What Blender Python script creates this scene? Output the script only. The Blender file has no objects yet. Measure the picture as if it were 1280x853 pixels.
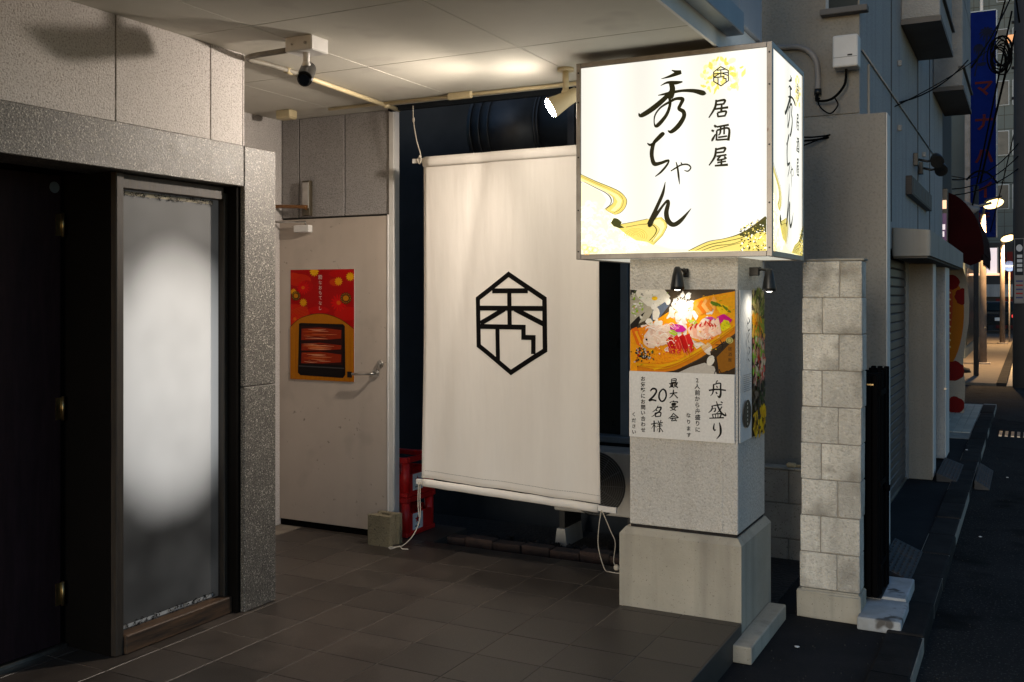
import bpy, bmesh, math, random
from mathutils import Vector, Matrix
random.seed(7)
sc = bpy.context.scene
# ---------------------------------------------------------------- camera
cam_d = bpy.data.cameras.new('camera'); cam = bpy.data.objects.new('camera', cam_d)
sc.collection.objects.link(cam); sc.camera = cam
cam.location = (0, 0, 1.60)
cam.rotation_euler = (math.radians(90), 0, math.radians(27.5))
cam_d.sensor_width = 36; cam_d.lens = 35; cam_d.shift_y = -(426.5-370)/1280
cam_d.clip_start = 0.05; cam_d.clip_end = 400
# ---------------------------------------------------------------- dusk sky
SUN_EL, SUN_AZ = math.radians(8.0), math.radians(181)   # low behind the camera, as added fill standing in for an unseen warm lamp
world = bpy.data.worlds.new('World'); sc.world = world; world.use_nodes = True
wn = world.node_tree; sky = wn.nodes.new('ShaderNodeTexSky'); sky.sky_type = 'NISHITA'
sky.sun_disc = False; sky.sun_elevation = SUN_EL; sky.sun_rotation = SUN_AZ
sky.air_density = 1.0; sky.dust_density = 0.3; sky.ozone_density = 3.2
bg = wn.nodes['Background']; bg.inputs['Strength'].default_value = 0.11
wn.links.new(sky.outputs[0], bg.inputs[0])
sun_d = bpy.data.lights.new('fill_sun', 'SUN'); sun_d.energy = 0.66; sun_d.angle = math.radians(16)
sun_d.color = (1.0, 0.90, 0.76)
fill_sun = bpy.data.objects.new('fill_sun', sun_d); sc.collection.objects.link(fill_sun)
fill_sun.rotation_euler = Vector((.02, 1.0, -.14)).to_track_quat('-Z', 'Y').to_euler()
vs = sc.view_settings; vs.view_transform = 'Standard'; vs.look = 'None'; vs.exposure = 0.5; vs.gamma = 1
vs.use_curve_mapping = False
sc.cycles.use_denoising = True
sc.cycles.max_bounces = 6; sc.cycles.sample_clamp_indirect = 4.0
# ---------------------------------------------------------------- helpers
COL = sc.collection
ORG = {}
class MB:
    def __init__(s): s.bm = bmesh.new()
    def box(s, x0, x1, y0, y1, z0, z1, b=0.0, seg=1):
        r = bmesh.ops.create_cube(s.bm, size=1.0); vs_ = r['verts']
        for v in vs_:
            v.co = Vector((x0+(v.co.x+.5)*(x1-x0), y0+(v.co.y+.5)*(y1-y0), z0+(v.co.z+.5)*(z1-z0)))
        if b > 0:
            es = list({e for v in vs_ for e in v.link_edges})
            bmesh.ops.bevel(s.bm, geom=es, offset=b, segments=seg, profile=.5, affect='EDGES')
        return s
    def tube(s, pts, r, n=8, caps=True, smooth=True):
        pts = [Vector(p) for p in pts]; rs = r if isinstance(r, (list, tuple)) else [r]*len(pts)
        rings = []; up = None
        for i, p in enumerate(pts):
            d = (pts[min(i+1, len(pts)-1)]-pts[max(i-1, 0)]).normalized()
            if up is None: up = Vector((0,0,1)) if abs(d.z) < .9 else Vector((1,0,0))
            a = d.cross(up).normalized(); b_ = a.cross(d).normalized(); up = b_
            rings.append([s.bm.verts.new(p+a*rs[i]*math.cos(t)+b_*rs[i]*math.sin(t)) for t in [2*math.pi*k/n for k in range(n)]])
        for i in range(len(rings)-1):
            for k in range(n):
                f = s.bm.faces.new((rings[i][k], rings[i][(k+1)%n], rings[i+1][(k+1)%n], rings[i+1][k])); f.smooth = smooth
        if caps:
            s.bm.faces.new(rings[0][::-1]); s.bm.faces.new(rings[-1])
        return s
    def cyl(s, p0, p1, r0, r1=None, n=16): return s.tube([p0, p1], [r0, r0 if r1 is None else r1], n)
    def prism(s, poly, axis, a, b):
        """poly: 2D points in the two other axes (x,y,z order), extruded along axis from a to b"""
        def P(u, v, w): return {'x': (w,u,v), 'y': (u,w,v), 'z': (u,v,w)}[axis]
        A = [s.bm.verts.new(P(u,v,a)) for u,v in poly]; B = [s.bm.verts.new(P(u,v,b)) for u,v in poly]
        s.bm.faces.new(A); s.bm.faces.new(B[::-1]); n = len(poly)
        for i in range(n): s.bm.faces.new((A[i], B[i], B[(i+1)%n], A[(i+1)%n]))
        return s
    def sphere(s, c, r, seg=16, sz=(1,1,1)):
        q = bmesh.ops.create_uvsphere(s.bm, u_segments=seg, v_segments=seg//2, radius=r)
        for v in q['verts']: v.co = Vector((v.co.x*sz[0], v.co.y*sz[1], v.co.z*sz[2]))+Vector(c)
        for v in q['verts']:
            for f in v.link_faces: f.smooth = True
        return s
    def shift(s, d): bmesh.ops.translate(s.bm, vec=Vector(d), verts=s.bm.verts); return s
    def quad(s, *p): s.bm.faces.new([s.bm.verts.new(q) for q in p]); return s
    def rot(s, c, axis, deg):
        bmesh.ops.rotate(s.bm, cent=Vector(c), matrix=Matrix.Rotation(math.radians(deg), 3, axis), verts=s.bm.verts); return s
    def mesh(s, name, org=(0,0,0)):
        bmesh.ops.translate(s.bm, vec=-Vector(org), verts=s.bm.verts)
        bmesh.ops.recalc_face_normals(s.bm, faces=s.bm.faces)
        me = bpy.data.meshes.new(name); s.bm.to_mesh(me); s.bm.free(); return me
    def build(s, name, mat, parent=None, org=None):
        """one mesh object; vertices are given in world coordinates"""
        o0 = Vector(org) if org is not None else (ORG[parent.name].copy() if parent else Vector((0,0,0)))
        me = s.mesh(name, o0); me.materials.append(mat)
        o = bpy.data.objects.new(name, me); COL.objects.link(o); ORG[o.name] = o0
        if parent: o.parent = parent; o.location = o0-ORG[parent.name]
        else: o.location = o0
        return o
def tag(o, label, cat, group=None):
    o['label'] = label; o['category'] = cat
    if group: o['group'] = group
    return o
def struct(o): o['kind'] = 'structure'; return o
def stuff(o): o['kind'] = 'stuff'; return o
def thing(name, label, cat, loc, group=None):
    o = bpy.data.objects.new(name, None); COL.objects.link(o); o.location = loc; o.empty_display_size = .1
    ORG[o.name] = Vector(loc); return tag(o, label, cat, group)
def piece(name, me, loc, parent, rot=None):
    o = bpy.data.objects.new(name, me); COL.objects.link(o); o.parent = parent
    o.location = Vector(loc)-ORG[parent.name]; ORG[o.name] = Vector(loc)
    if rot: o.rotation_euler = rot
    return o
def cr(pts, n=8):
    """Catmull-Rom through points of any dimension"""
    if len(pts) < 3: return [tuple(a+(b-a)*i/n for a, b in zip(pts[0], pts[1])) for i in range(n+1)]
    out = []
    for i in range(len(pts)-1):
        p0, p1, p2, p3 = pts[max(i-1,0)], pts[i], pts[i+1], pts[min(i+2,len(pts)-1)]
        for k in range(n):
            t = k/n
            out.append(tuple(.5*(2*b+(c-a)*t+(2*a-5*b+4*c-d)*t*t+(3*b-a-3*c+d)*t**3) for a,b,c,d in zip(p0,p1,p2,p3)))
    out.append(tuple(pts[-1])); return out
def sag(a, b, drop, n=14):
    a, b = Vector(a), Vector(b)
    return [a.lerp(b, i/n)-Vector((0,0,drop*4*(i/n)*(1-i/n))) for i in range(n+1)]
# flat print: coloured polygons and brush ribbons on a plane, as one mesh with a colour attribute
class Print:
    def __init__(s, frame, clip=None): s.v=[]; s.f=[]; s.c=[]; s.k=0; s.frame=frame; s.clip=clip; s.tone=None
    def _p(s, u, v):
        O,U,V,N = s.frame
        if s.clip: u=min(max(u,s.clip[0]),s.clip[2]); v=min(max(v,s.clip[1]),s.clip[3])
        return O+U*u+V*v+N*(s.k*0.00002)
    def poly(s, pts, col, keep=False):
        if not keep: s.k += 1
        b = len(s.v); s.v += [s._p(u,v) for u,v in pts]; s.f.append(list(range(b, b+len(pts)))); s.c.append(col)
    def rect(s, u0, v0, u1, v1, col): s.poly([(u0,v0),(u1,v0),(u1,v1),(u0,v1)], col)
    def ell(s, u, v, a, b, col, rot=0, n=18, keep=False, wob=0):
        ca, sa = math.cos(rot), math.sin(rot); P=[]
        for i in range(n):
            t=2*math.pi*i/n; w=1+random.uniform(-wob,wob); x,y=a*w*math.cos(t),b*w*math.sin(t); P.append((u+x*ca-y*sa, v+x*sa+y*ca))
        s.poly(P, col, keep)
    def brush(s, pts, col, smooth=6, wk=1.0):
        q = cr(pts, smooth) if smooth else pts
        s.k += 1; b = len(s.v); n = len(q)
        for i,(u,v,w) in enumerate(q):
            a, c = q[max(i-1,0)], q[min(i+1,n-1)]; dx, dy = c[0]-a[0], c[1]-a[1]; L = math.hypot(dx,dy) or 1e-6
            nx, ny = -dy/L*max(w,1e-4)*wk/2, dx/L*max(w,1e-4)*wk/2
            s.v += [s._p(u+nx,v+ny), s._p(u-nx,v-ny)]
        for i in range(n-1): s.f.append([b+2*i, b+2*i+1, b+2*i+3, b+2*i+2]); s.c.append(col)
    def line(s, pts, w, col, closed=False):
        """constant-width mitred polyline"""
        n = len(pts); s.k += 1; b = len(s.v)
        for i,(u,v) in enumerate(pts):
            pa = pts[i-1] if i>0 else (pts[-2] if closed else None); pc = pts[i+1] if i<n-1 else (pts[1] if closed else None)
            d1 = None if pa is None else Vector((u-pa[0], v-pa[1])).normalized()
            d2 = None if pc is None else Vector((pc[0]-u, pc[1]-v)).normalized()
            if d1 is None: d1 = d2
            if d2 is None: d2 = d1
            n1, n2 = Vector((-d1.y,d1.x)), Vector((-d2.y,d2.x)); m = (n1+n2).normalized(); k = w/2/max(.3, m.dot(n1))
            s.v += [s._p(u+m.x*k,v+m.y*k), s._p(u-m.x*k,v-m.y*k)]
        for i in range(n-1): s.f.append([b+2*i, b+2*i+1, b+2*i+3, b+2*i+2]); s.c.append(col)
    def text(s, ch, u, v, size, col, bold=0.0):
        cu = bpy.data.curves.new('t','FONT'); cu.body = ch; cu.size = size; cu.align_x='CENTER'; cu.align_y='CENTER'; cu.offset = bold; cu.resolution_u = 2
        o = bpy.data.objects.new('t', cu); COL.objects.link(o)
        dg = bpy.context.evaluated_depsgraph_get(); dg.update()
        me = o.evaluated_get(dg).to_mesh(); s.k += 1; b = len(s.v)
        if len(me.vertices):
            ys=[q.co.y for q in me.vertices]; xs=[q.co.x for q in me.vertices]; cx=(min(xs)+max(xs))/2; cy=(min(ys)+max(ys))/2
            s.v += [s._p(u+q.co.x-cx, v+q.co.y-cy) for q in me.vertices]
            for p in me.polygons: s.f.append([b+i for i in p.vertices]); s.c.append(col)
        o.evaluated_get(dg).to_mesh_clear(); bpy.data.objects.remove(o); bpy.data.curves.remove(cu)
    def build(s, name, mat, parent):
        o0 = ORG[parent.name]; me = bpy.data.meshes.new(name)
        me.from_pydata([tuple(Vector(v)-o0) for v in s.v], [], s.f)
        ca = me.color_attributes.new('Col','FLOAT_COLOR','CORNER'); i = 0
        data = []
        for p, c in zip(me.polygons, [s.tone(c) for c in s.c] if s.tone else s.c):
            for _ in range(p.loop_total): data += [c[0],c[1],c[2],1.0]
        ca.data.foreach_set('color', data)
        me.materials.append(mat); o = bpy.data.objects.new(name, me); COL.objects.link(o); o.parent = parent; ORG[o.name]=o0.copy()
        return o
def frame(O, U, V):
    O,U,V = Vector(O),Vector(U),Vector(V); return (O,U,V,U.cross(V).normalized())
def rich(c):
    l = .3*c[0]+.6*c[1]+.1*c[2]
    return tuple(min(.92, max(.002, (l+(v-l)*1.25)))**1.18 for v in c)
def lin(r, g, b): return tuple(((c/255+.055)/1.055)**2.4 if c/255 > .04045 else c/255/12.92 for c in (r,g,b))
# ---------------------------------------------------------------- materials
MATS = {}
def pm(name, col, col2=None, ns=3.0, rough=.7, metal=0.0, bump=0.0, bs=80.0, bd=.002, rand=0.0, speck=None, spec=.5, streak=None, stretch=(1,1,1), detail=6, rvar=.1, voro=False):
    m = bpy.data.materials.new(name); m.use_nodes = True; t = m.node_tree; N = t.nodes; L = t.links
    p = N['Principled BSDF']; tc = N.new('ShaderNodeTexCoord'); mp = N.new('ShaderNodeMapping'); mp.inputs['Scale'].default_value = stretch
    L.new(tc.outputs['Object'], mp.inputs['Vector']); co = mp.outputs['Vector']
    if rand or True:
        oi = N.new('ShaderNodeObjectInfo')
    if rand:
        ad = N.new('ShaderNodeVectorMath'); ad.operation='ADD'; sc_ = N.new('ShaderNodeMath'); sc_.operation='MULTIPLY'; sc_.inputs[1].default_value=37.0
        L.new(oi.outputs['Random'], sc_.inputs[0]); L.new(co, ad.inputs[0]); L.new(sc_.outputs[0], ad.inputs[1]); co = ad.outputs[0]
    nz = N.new('ShaderNodeTexNoise'); nz.inputs['Scale'].default_value = ns; nz.inputs['Detail'].default_value = detail; nz.inputs['Roughness'].default_value = .62
    L.new(co, nz.inputs['Vector'])
    rp = N.new('ShaderNodeValToRGB'); rp.color_ramp.elements[0].position=.32; rp.color_ramp.elements[1].position=.68
    c2 = col2 or tuple(c*.72 for c in col)
    rp.color_ramp.elements[0].color=(*c2,1); rp.color_ramp.elements[1].color=(*col,1)
    L.new(nz.outputs['Fac'], rp.inputs[0]); out = rp.outputs[0]
    def mixc(fac, a, colB):
        mx = N.new('ShaderNodeMix'); mx.data_type='RGBA'; L.new(fac, mx.inputs[0]); L.new(a, mx.inputs[6]); mx.inputs[7].default_value=(*colB,1); return mx.outputs[2]
    for sp in (speck or []):
        c_, s_, lo, hi = sp
        n2 = N.new('ShaderNodeTexNoise'); n2.inputs['Scale'].default_value=s_; n2.inputs['Detail'].default_value=2; L.new(co, n2.inputs['Vector'])
        r2 = N.new('ShaderNodeMapRange'); r2.inputs[1].default_value=lo; r2.inputs[2].default_value=hi; L.new(n2.outputs['Fac'], r2.inputs[0])
        out = mixc(r2.outputs[0], out, c_)
    if streak:
        c_, sx, amt = streak
        m2 = N.new('ShaderNodeMapping'); m2.inputs['Scale'].default_value=(sx,sx,sx*.06); L.new(tc.outputs['Object'], m2.inputs['Vector'])
        n3 = N.new('ShaderNodeTexNoise'); n3.inputs['Scale'].default_value=1; n3.inputs['Detail'].default_value=5; L.new(m2.outputs[0], n3.inputs['Vector'])
        r3 = N.new('ShaderNodeMapRange'); r3.inputs[1].default_value=.5; r3.inputs[2].default_value=.78; r3.inputs[4].default_value=amt; L.new(n3.outputs['Fac'], r3.inputs[0])
        out = mixc(r3.outputs[0], out, c_)
    if rand:
        mr = N.new('ShaderNodeMapRange'); mr.inputs[3].default_value=1-rand; mr.inputs[4].default_value=1+rand; L.new(oi.outputs['Random'], mr.inputs[0])
        hs = N.new('ShaderNodeHueSaturation'); L.new(mr.outputs[0], hs.inputs['Value']); L.new(out, hs.inputs['Color']); out = hs.outputs[0]
    L.new(out, p.inputs['Base Color']); p.inputs['Metallic'].default_value=metal; p.inputs['Specular IOR Level'].default_value=spec
    rr = N.new('ShaderNodeMapRange'); rr.inputs[3].default_value=max(.02,rough-rvar); rr.inputs[4].default_value=min(1,rough+rvar); L.new(nz.outputs['Fac'], rr.inputs[0]); L.new(rr.outputs[0], p.inputs['Roughness'])
    if bump:
        if voro:
            nb = N.new('ShaderNodeTexVoronoi'); nb.inputs['Scale'].default_value=bs; h = nb.outputs['Distance']
        else:
            nb = N.new('ShaderNodeTexNoise'); nb.inputs['Scale'].default_value=bs; nb.inputs['Detail'].default_value=3; h = nb.outputs['Fac']
        L.new(co, nb.inputs['Vector']); bp = N.new('ShaderNodeBump'); bp.inputs['Strength'].default_value=bump; bp.inputs['Distance'].default_value=bd
        L.new(h, bp.inputs['Height']); L.new(bp.outputs[0], p.inputs['Normal'])
    MATS[name]=m; return m
def em(name, col, strength, body=.8):
    m = bpy.data.materials.new(name); m.use_nodes=True; t=m.node_tree; p=t.nodes['Principled BSDF']
    p.inputs['Base Color'].default_value=(*[c*body for c in col],1); p.inputs['Emission Color'].default_value=(*col,1); p.inputs['Emission Strength'].default_value=strength
    nz=t.nodes.new('ShaderNodeTexNoise'); nz.inputs['Scale'].default_value=4; mr=t.nodes.new('ShaderNodeMapRange'); mr.inputs[3].default_value=.3; mr.inputs[4].default_value=.45
    t.links.new(nz.outputs[0],mr.inputs[0]); t.links.new(mr.outputs[0],p.inputs['Roughness'])
    MATS[name]=m; return m
def printmat(name, emis=0.0, rough=.45):
    m = bpy.data.materials.new(name); m.use_nodes=True; t=m.node_tree; p=t.nodes['Principled BSDF']
    a=t.nodes.new('ShaderNodeVertexColor'); a.layer_name='Col'
    tc=t.nodes.new('ShaderNodeTexCoord'); nz=t.nodes.new('ShaderNodeTexNoise'); nz.inputs['Scale'].default_value=90; nz.inputs['Detail'].default_value=4
    mr=t.nodes.new('ShaderNodeMapRange'); mr.inputs[1].default_value=.3; mr.inputs[2].default_value=.7; mr.inputs[3].default_value=.92; mr.inputs[4].default_value=1.06
    hs=t.nodes.new('ShaderNodeHueSaturation'); t.links.new(tc.outputs['Object'],nz.inputs['Vector']); t.links.new(nz.outputs[0],mr.inputs[0]); t.links.new(mr.outputs[0],hs.inputs['Value']); t.links.new(a.outputs[0],hs.inputs['Color'])
    t.links.new(hs.outputs[0],p.inputs['Base Color']); p.inputs['Roughness'].default_value=rough; p.inputs['Specular IOR Level'].default_value=.12
    if emis:
        t.links.new(a.outputs[0],p.inputs['Emission Color']); p.inputs['Emission Strength'].default_value=emis
    MATS[name]=m; return m
M = {}
SIGN_E = 0.76
M['plaster']   = pm('stippled_plaster', (.63,.60,.55), (.53,.50,.455), ns=1.2, rough=.85, bump=1.0, bs=75, bd=.008, speck=[((.43,.40,.355),125,.50,.68),((.67,.64,.59),150,.56,.68)], streak=((.36,.33,.29),7,.35))  # colour specks stand in for the shading of the stipple's pits
M['panel_w']   = pm('cement_wall_panel', (.58,.54,.52), (.46,.43,.41), ns=1.0, rough=.85, bump=.8, bs=120, bd=.004, speck=[((.33,.30,.275),130,.50,.66),((.64,.60,.57),150,.58,.70)])
M['panel_d']   = pm('grey_wall_panel', (.36,.34,.33), (.28,.26,.25), ns=1.3, rough=.85, bump=.8, bs=110, bd=.004, speck=[((.20,.185,.175),125,.50,.66),((.40,.38,.365),140,.58,.70)])
M['granite']   = pm('granite', (.135,.122,.105), (.08,.072,.062), ns=14, rough=.52, speck=[((.030,.027,.023),125,.50,.58),((.44,.405,.355),155,.60,.66)], bump=.5, bs=120, bd=.003, detail=3, spec=.6)
M['door_dark'] = pm('dark_stained_door', (.030,.015,.018), (.018,.009,.011), ns=6, rough=.55, stretch=(6,6,.7), bump=.2, bs=40, spec=.12)
M['wood_old']  = pm('weathered_wood', (.040,.029,.019), (.014,.010,.008), ns=7, rough=.6, stretch=(9,9,.8), bump=.5, bs=30)
M['wood_sill'] = pm('worn_sill_wood', (.10,.052,.024), (.012,.008,.006), ns=5, rough=.6, stretch=(8,.9,8), bump=.5, bs=30)
M['bronze']    = pm('bronze_frame', (.11,.085,.05), (.05,.04,.025), ns=5, rough=.5, metal=.2, stretch=(5,5,1))
M['black_wood']= pm('black_wood', (.006,.005,.0045), (.004,.0035,.003), ns=5, rough=.8, spec=.05)
M['steel']     = pm('steel', (.55,.53,.50), (.35,.33,.30), ns=14, rough=.32, metal=1.0)
M['brass']     = pm('brass', (.45,.33,.16), (.28,.2,.1), ns=14, rough=.35, metal=1.0)
M['alu']       = pm('aluminium_frame', (.42,.40,.38), (.28,.26,.24), ns=9, rough=.42, metal=.7, speck=[((.16,.08,.05),14,.68,.8)])
M['ceil']      = pm('painted_ceiling_board', (.60,.57,.495), (.50,.475,.41), ns=.9, rough=.8, bump=.15, bs=60, speck=[((.40,.36,.32),3.0,.62,.85)])
M['joint']     = pm('dark_joint', (.05,.048,.045), rough=.9)
M['cream_pvc'] = pm('cream_conduit', (.60,.50,.30), (.45,.37,.22), ns=4, rough=.45)
M['white_paint']=pm('white_paint', (.70,.68,.65), (.58,.56,.53), ns=2.5, rough=.55, bump=.1, bs=60)
M['door_paint']= pm('painted_steel_door', (.53,.445,.375), (.45,.375,.31), ns=1.3, rough=.5, bump=.25, bs=240, bd=.001, speck=[((.24,.20,.165),26,.70,.78),((.36,.30,.25),4,.58,.82)], streak=((.36,.30,.25),6,.35))
M['tile']      = pm('floor_tile', (.054,.043,.035), (.028,.0225,.0185), ns=4, rough=.43, bump=.35, bs=190, bd=.0015, rand=.24, speck=[((.11,.095,.08),300,.60,.7)])
M['grout']     = pm('grout', (.24,.20,.155), (.12,.10,.08), ns=5, rough=.95)
M['tile_far']  = pm('floor_slab', (.055,.047,.04), ns=5, rough=.6)
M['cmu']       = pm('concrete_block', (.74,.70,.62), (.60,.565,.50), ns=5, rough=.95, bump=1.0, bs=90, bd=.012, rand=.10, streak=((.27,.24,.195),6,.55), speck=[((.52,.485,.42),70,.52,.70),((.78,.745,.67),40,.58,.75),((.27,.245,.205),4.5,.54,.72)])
M['cmu_dim']   = pm('concrete_block_dim', (.40,.37,.32), (.29,.265,.23), ns=5, rough=.95, bump=.9, bs=150, bd=.004, rand=.08, speck=[((.13,.12,.1),120,.62,.7)])  # same block, the pillar's shade put in as a dimmer tone
M['mortar']    = pm('mortar', (.34,.315,.265), (.22,.20,.17), ns=9, rough=1, bump=.6, bs=90)
M['conc']      = pm('cast_concrete', (.50,.455,.37), (.36,.325,.26), ns=2.2, rough=.9, bump=.45, bs=90, bd=.003, speck=[((.20,.18,.15),120,.66,.74)], streak=((.17,.155,.13),9,.55))
M['conc_paint']= pm('painted_step', (.50,.52,.54), (.34,.34,.33), ns=6, rough=.85, bump=.6, bs=70, bd=.004, speck=[((.12,.11,.1),9,.62,.7)])
M['asphalt']   = pm('asphalt', (.030,.0285,.028), (.010,.010,.0102), ns=1.3, rough=.95, spec=.12, bump=1.0, bs=140, bd=.006, speck=[((.085,.082,.078),70,.60,.68),((.005,.005,.005),2.2,.60,.72)])
M['asphalt_s'] = pm('pavement_asphalt', (.026,.026,.028), (.012,.0125,.0135), ns=1.7, rough=.95, spec=.12, bump=.5, bs=220, bd=.003, speck=[((.1,.1,.1),60,.72,.76)])
M['kerb']      = pm('kerb_stone', (.034,.032,.031), (.012,.0115,.0115), ns=4, rough=.95, spec=.12, bump=.6, bs=120, bd=.004, rand=.2)
M['soil']      = pm('dark_soil', (.030,.024,.020), (.012,.010,.009), ns=12, rough=1, bump=1, bs=40, bd=.02)
M['red_rust']  = pm('dark_brick', (.055,.030,.022), (.022,.015,.013), ns=9, rough=.95, bump=.8, bs=60, bd=.006, rand=.25)
M['navy']      = pm('navy_and_shade', (.022,.026,.032), (.013,.016,.020), ns=3, rough=.7, bump=.15, bs=30, spec=.1)  # near-black navy; on the alley wall it paints the shade
M['duct']      = pm('dark_duct', (.05,.058,.07), (.028,.034,.042), ns=6, rough=.5, metal=.6, bump=.25, bs=25)
M['cloth']     = pm('canvas', (.76,.72,.67), (.70,.66,.615), ns=2.2, rough=.95, spec=.1, bump=.28, bs=4.5, bd=.03, stretch=(1.7,1,.30), streak=((.60,.55,.50),5,.25))
M['black']     = pm('black_plastic', (.012,.012,.012), (.008,.008,.008), ns=8, rough=.4)
M['black_m']   = pm('black_painted_steel', (.003,.003,.0035), (.002,.002,.0025), ns=8, rough=.8, spec=.03)
M['ink']       = pm('black_print', (.006,.0055,.0055), (.007,.0065,.0065), ns=8, rough=.95, spec=.03)
M['rope']      = pm('rope', (.55,.50,.42), (.40,.36,.30), ns=90, rough=.95)
M['red_pl']    = pm('red_plastic', (.60,.012,.012), (.48,.008,.008), ns=6, rough=.4, bump=.1, bs=50)
M['paper']     = pm('paper', (.80,.79,.77), (.76,.75,.73), ns=3, rough=.5)
M['ac']        = pm('unit_housing', (.44,.42,.38), (.35,.33,.30), ns=3, rough=.6, streak=((.12,.11,.1),10,.5))
M['glassdark'] = pm('dark_window_glass', (.018,.026,.027), (.01,.016,.017), ns=2, rough=.3, spec=.15)
M['winframe']  = pm('blue_grey_frame', (.20,.24,.28), (.14,.17,.20), ns=4, rough=.45, metal=.3)
M['wwall']     = pm('white_rendered_wall', (.38,.385,.385), (.31,.315,.315), ns=1.4, rough=.9, bump=.8, bs=60, bd=.01, speck=[((.28,.283,.28),50,.5,.7)], streak=((.12,.12,.118),5,.55))
M['bwall']     = pm('beige_rendered_wall', (.32,.295,.25), (.27,.245,.21), ns=1.4, rough=.9, bump=.6, bs=70, bd=.006, speck=[((.24,.218,.185),60,.5,.7)], streak=((.16,.145,.125),4,.5))
M['bluewall']  = pm('upper_cladding', (.34,.36,.40), (.28,.30,.34), ns=1.2, rough=.8, bump=.4, bs=180, bd=.002)
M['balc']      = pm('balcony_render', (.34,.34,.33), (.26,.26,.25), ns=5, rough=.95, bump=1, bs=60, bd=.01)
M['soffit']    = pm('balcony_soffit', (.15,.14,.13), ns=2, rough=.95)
M['canopy']    = pm('canopy_render', (.38,.355,.31), (.29,.27,.235), ns=2, rough=.85, bump=.3, bs=90, streak=((.2,.18,.15),9,.5))
M['shutter']   = pm('shutter_slat', (.085,.08,.082), (.055,.05,.052), ns=4, rough=.45, metal=.3, rand=.08, speck=[((.18,.085,.05),7,.62,.75)])
M['far_wall']  = pm('far_tiled_facade', (.13,.155,.155), (.10,.12,.12), ns=.5, rough=.9, spec=.1)
M['blue']      = pm('blue_sign_panel', (.004,.012,.10), (.003,.009,.075), ns=2, rough=.9, spec=.02)
M['maroon']    = pm('maroon_canvas', (.022,.003,.004), (.013,.002,.0025), ns=3, rough=.9, spec=.05)
M['pave']      = pm('warm_paving', (.15,.125,.10), (.10,.085,.07), ns=6, rough=.9, rand=.1)
M['lit_pave'] = pm('lit_paving', (.50,.48,.40), (.40,.38,.31), ns=6, rough=.8, rand=.1)
M['pole']      = pm('steel_pole', (.30,.27,.25), (.2,.18,.16), ns=6, rough=.55)
M['dark_pole'] = pm('dark_concrete_pole', (.035,.037,.04), (.025,.026,.03), ns=6, rough=.85)
M['cable']     = pm('cable', (.006,.006,.006), rough=.9, spec=.03)
M['grate']     = pm('chequer_plate', (.045,.045,.048), (.022,.022,.023), ns=8, rough=.7, speck=[((.09,.05,.03),9,.6,.75)])
M['plaque']    = pm('dark_wood_plaque', (.045,.032,.028), (.02,.015,.014), ns=9, rough=.6, stretch=(1,1,6))
M['car']       = pm('dark_car_paint', (.018,.022,.026), (.014,.018,.02), ns=2, rough=.2, spec=.8)
M['tyre']      = pm('rubber', (.012,.012,.012), rough=.9)
M['curtain']   = pm('red_curtain', (.20,.015,.012), (.10,.008,.007), ns=9, rough=.9, stretch=(6,6,.4))
M['shade_bldg']= pm('dark_shop_front', (.035,.033,.035), (.02,.02,.02), ns=2, rough=.8)
M['sign_face'] = em('backlit_acrylic', (1.0,.975,.87), SIGN_E, .12)
M['bulb']      = em('spot_bulb', (1.0,.89,.77), 215)
M['clipbulb']  = em('clip_bulb', (1.0,.93,.82), 6)
M['street_e']  = em('street_lamp_glow', (1.0,.70,.28), 3.2)
M['win_lit']   = em('lit_window', (1.0,.66,.25), 1.0)
M['win_lit2']  = em('dim_lit_window', (1.0,.40,.12), .35)
M['purple_e']  = em('purple_sign_glow', (.10,.035,.13), .25)
M['orange_e']  = em('orange_sign_glow', (1.0,.60,.36), .9)
M['red_e']     = em('red_glow', (1.0,.06,.05), .8)
M['pink_e']    = em('lit_box_sign', (.95,.82,.85), .55)
M['print']     = printmat('poster_print')
M['printlit']  = printmat('backlit_print', .70)
M['printmatt'] = printmat('matt_print', 0, .8)
M['sign_bot'] = em('backlit_underside', (1.0,.97,.82), SIGN_E*.5)
SPOT_W, CLIP_W, LAMP_W = 120.0, 1.5, 1500.0
M['old_block'] = pm('old_block', (.26,.215,.13), (.17,.14,.085), ns=8, rough=.95, bump=1, bs=90, bd=.008, speck=[((.09,.075,.05),70,.60,.7)])
M['lamp_pole'] = pm('lamp_pole_paint', (.17,.135,.115), (.11,.09,.075), ns=6, rough=.7, spec=.2)
M['grit'] = pm('road_grit', (.10,.095,.09), (.05,.048,.045), ns=20, rough=.95, spec=.1)
# lightbox acrylic: slightly uneven, three upright bands of tube glow painted into the emission
m_=M['sign_face']; t_=m_.node_tree; N_=t_.nodes; p_=N_['Principled BSDF']
tc_=N_.new('ShaderNodeTexCoord'); sx_=N_.new('ShaderNodeSeparateXYZ'); t_.links.new(tc_.outputs['Object'],sx_.inputs[0])
ad_=N_.new('ShaderNodeMath'); ad_.operation='ADD'; t_.links.new(sx_.outputs['X'],ad_.inputs[0]); t_.links.new(sx_.outputs['Y'],ad_.inputs[1])
mu_=N_.new('ShaderNodeMath'); mu_.operation='MULTIPLY'; mu_.inputs[1].default_value=18.8; t_.links.new(ad_.outputs[0],mu_.inputs[0])
co_=N_.new('ShaderNodeMath'); co_.operation='COSINE'; t_.links.new(mu_.outputs[0],co_.inputs[0])
mr_=N_.new('ShaderNodeMapRange'); mr_.inputs[1].default_value=-1; mr_.inputs[2].default_value=1; mr_.inputs[3].default_value=SIGN_E*.88; mr_.inputs[4].default_value=SIGN_E*1.06
t_.links.new(co_.outputs[0],mr_.inputs[0]); t_.links.new(mr_.outputs[0],p_.inputs['Emission Strength'])
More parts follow.
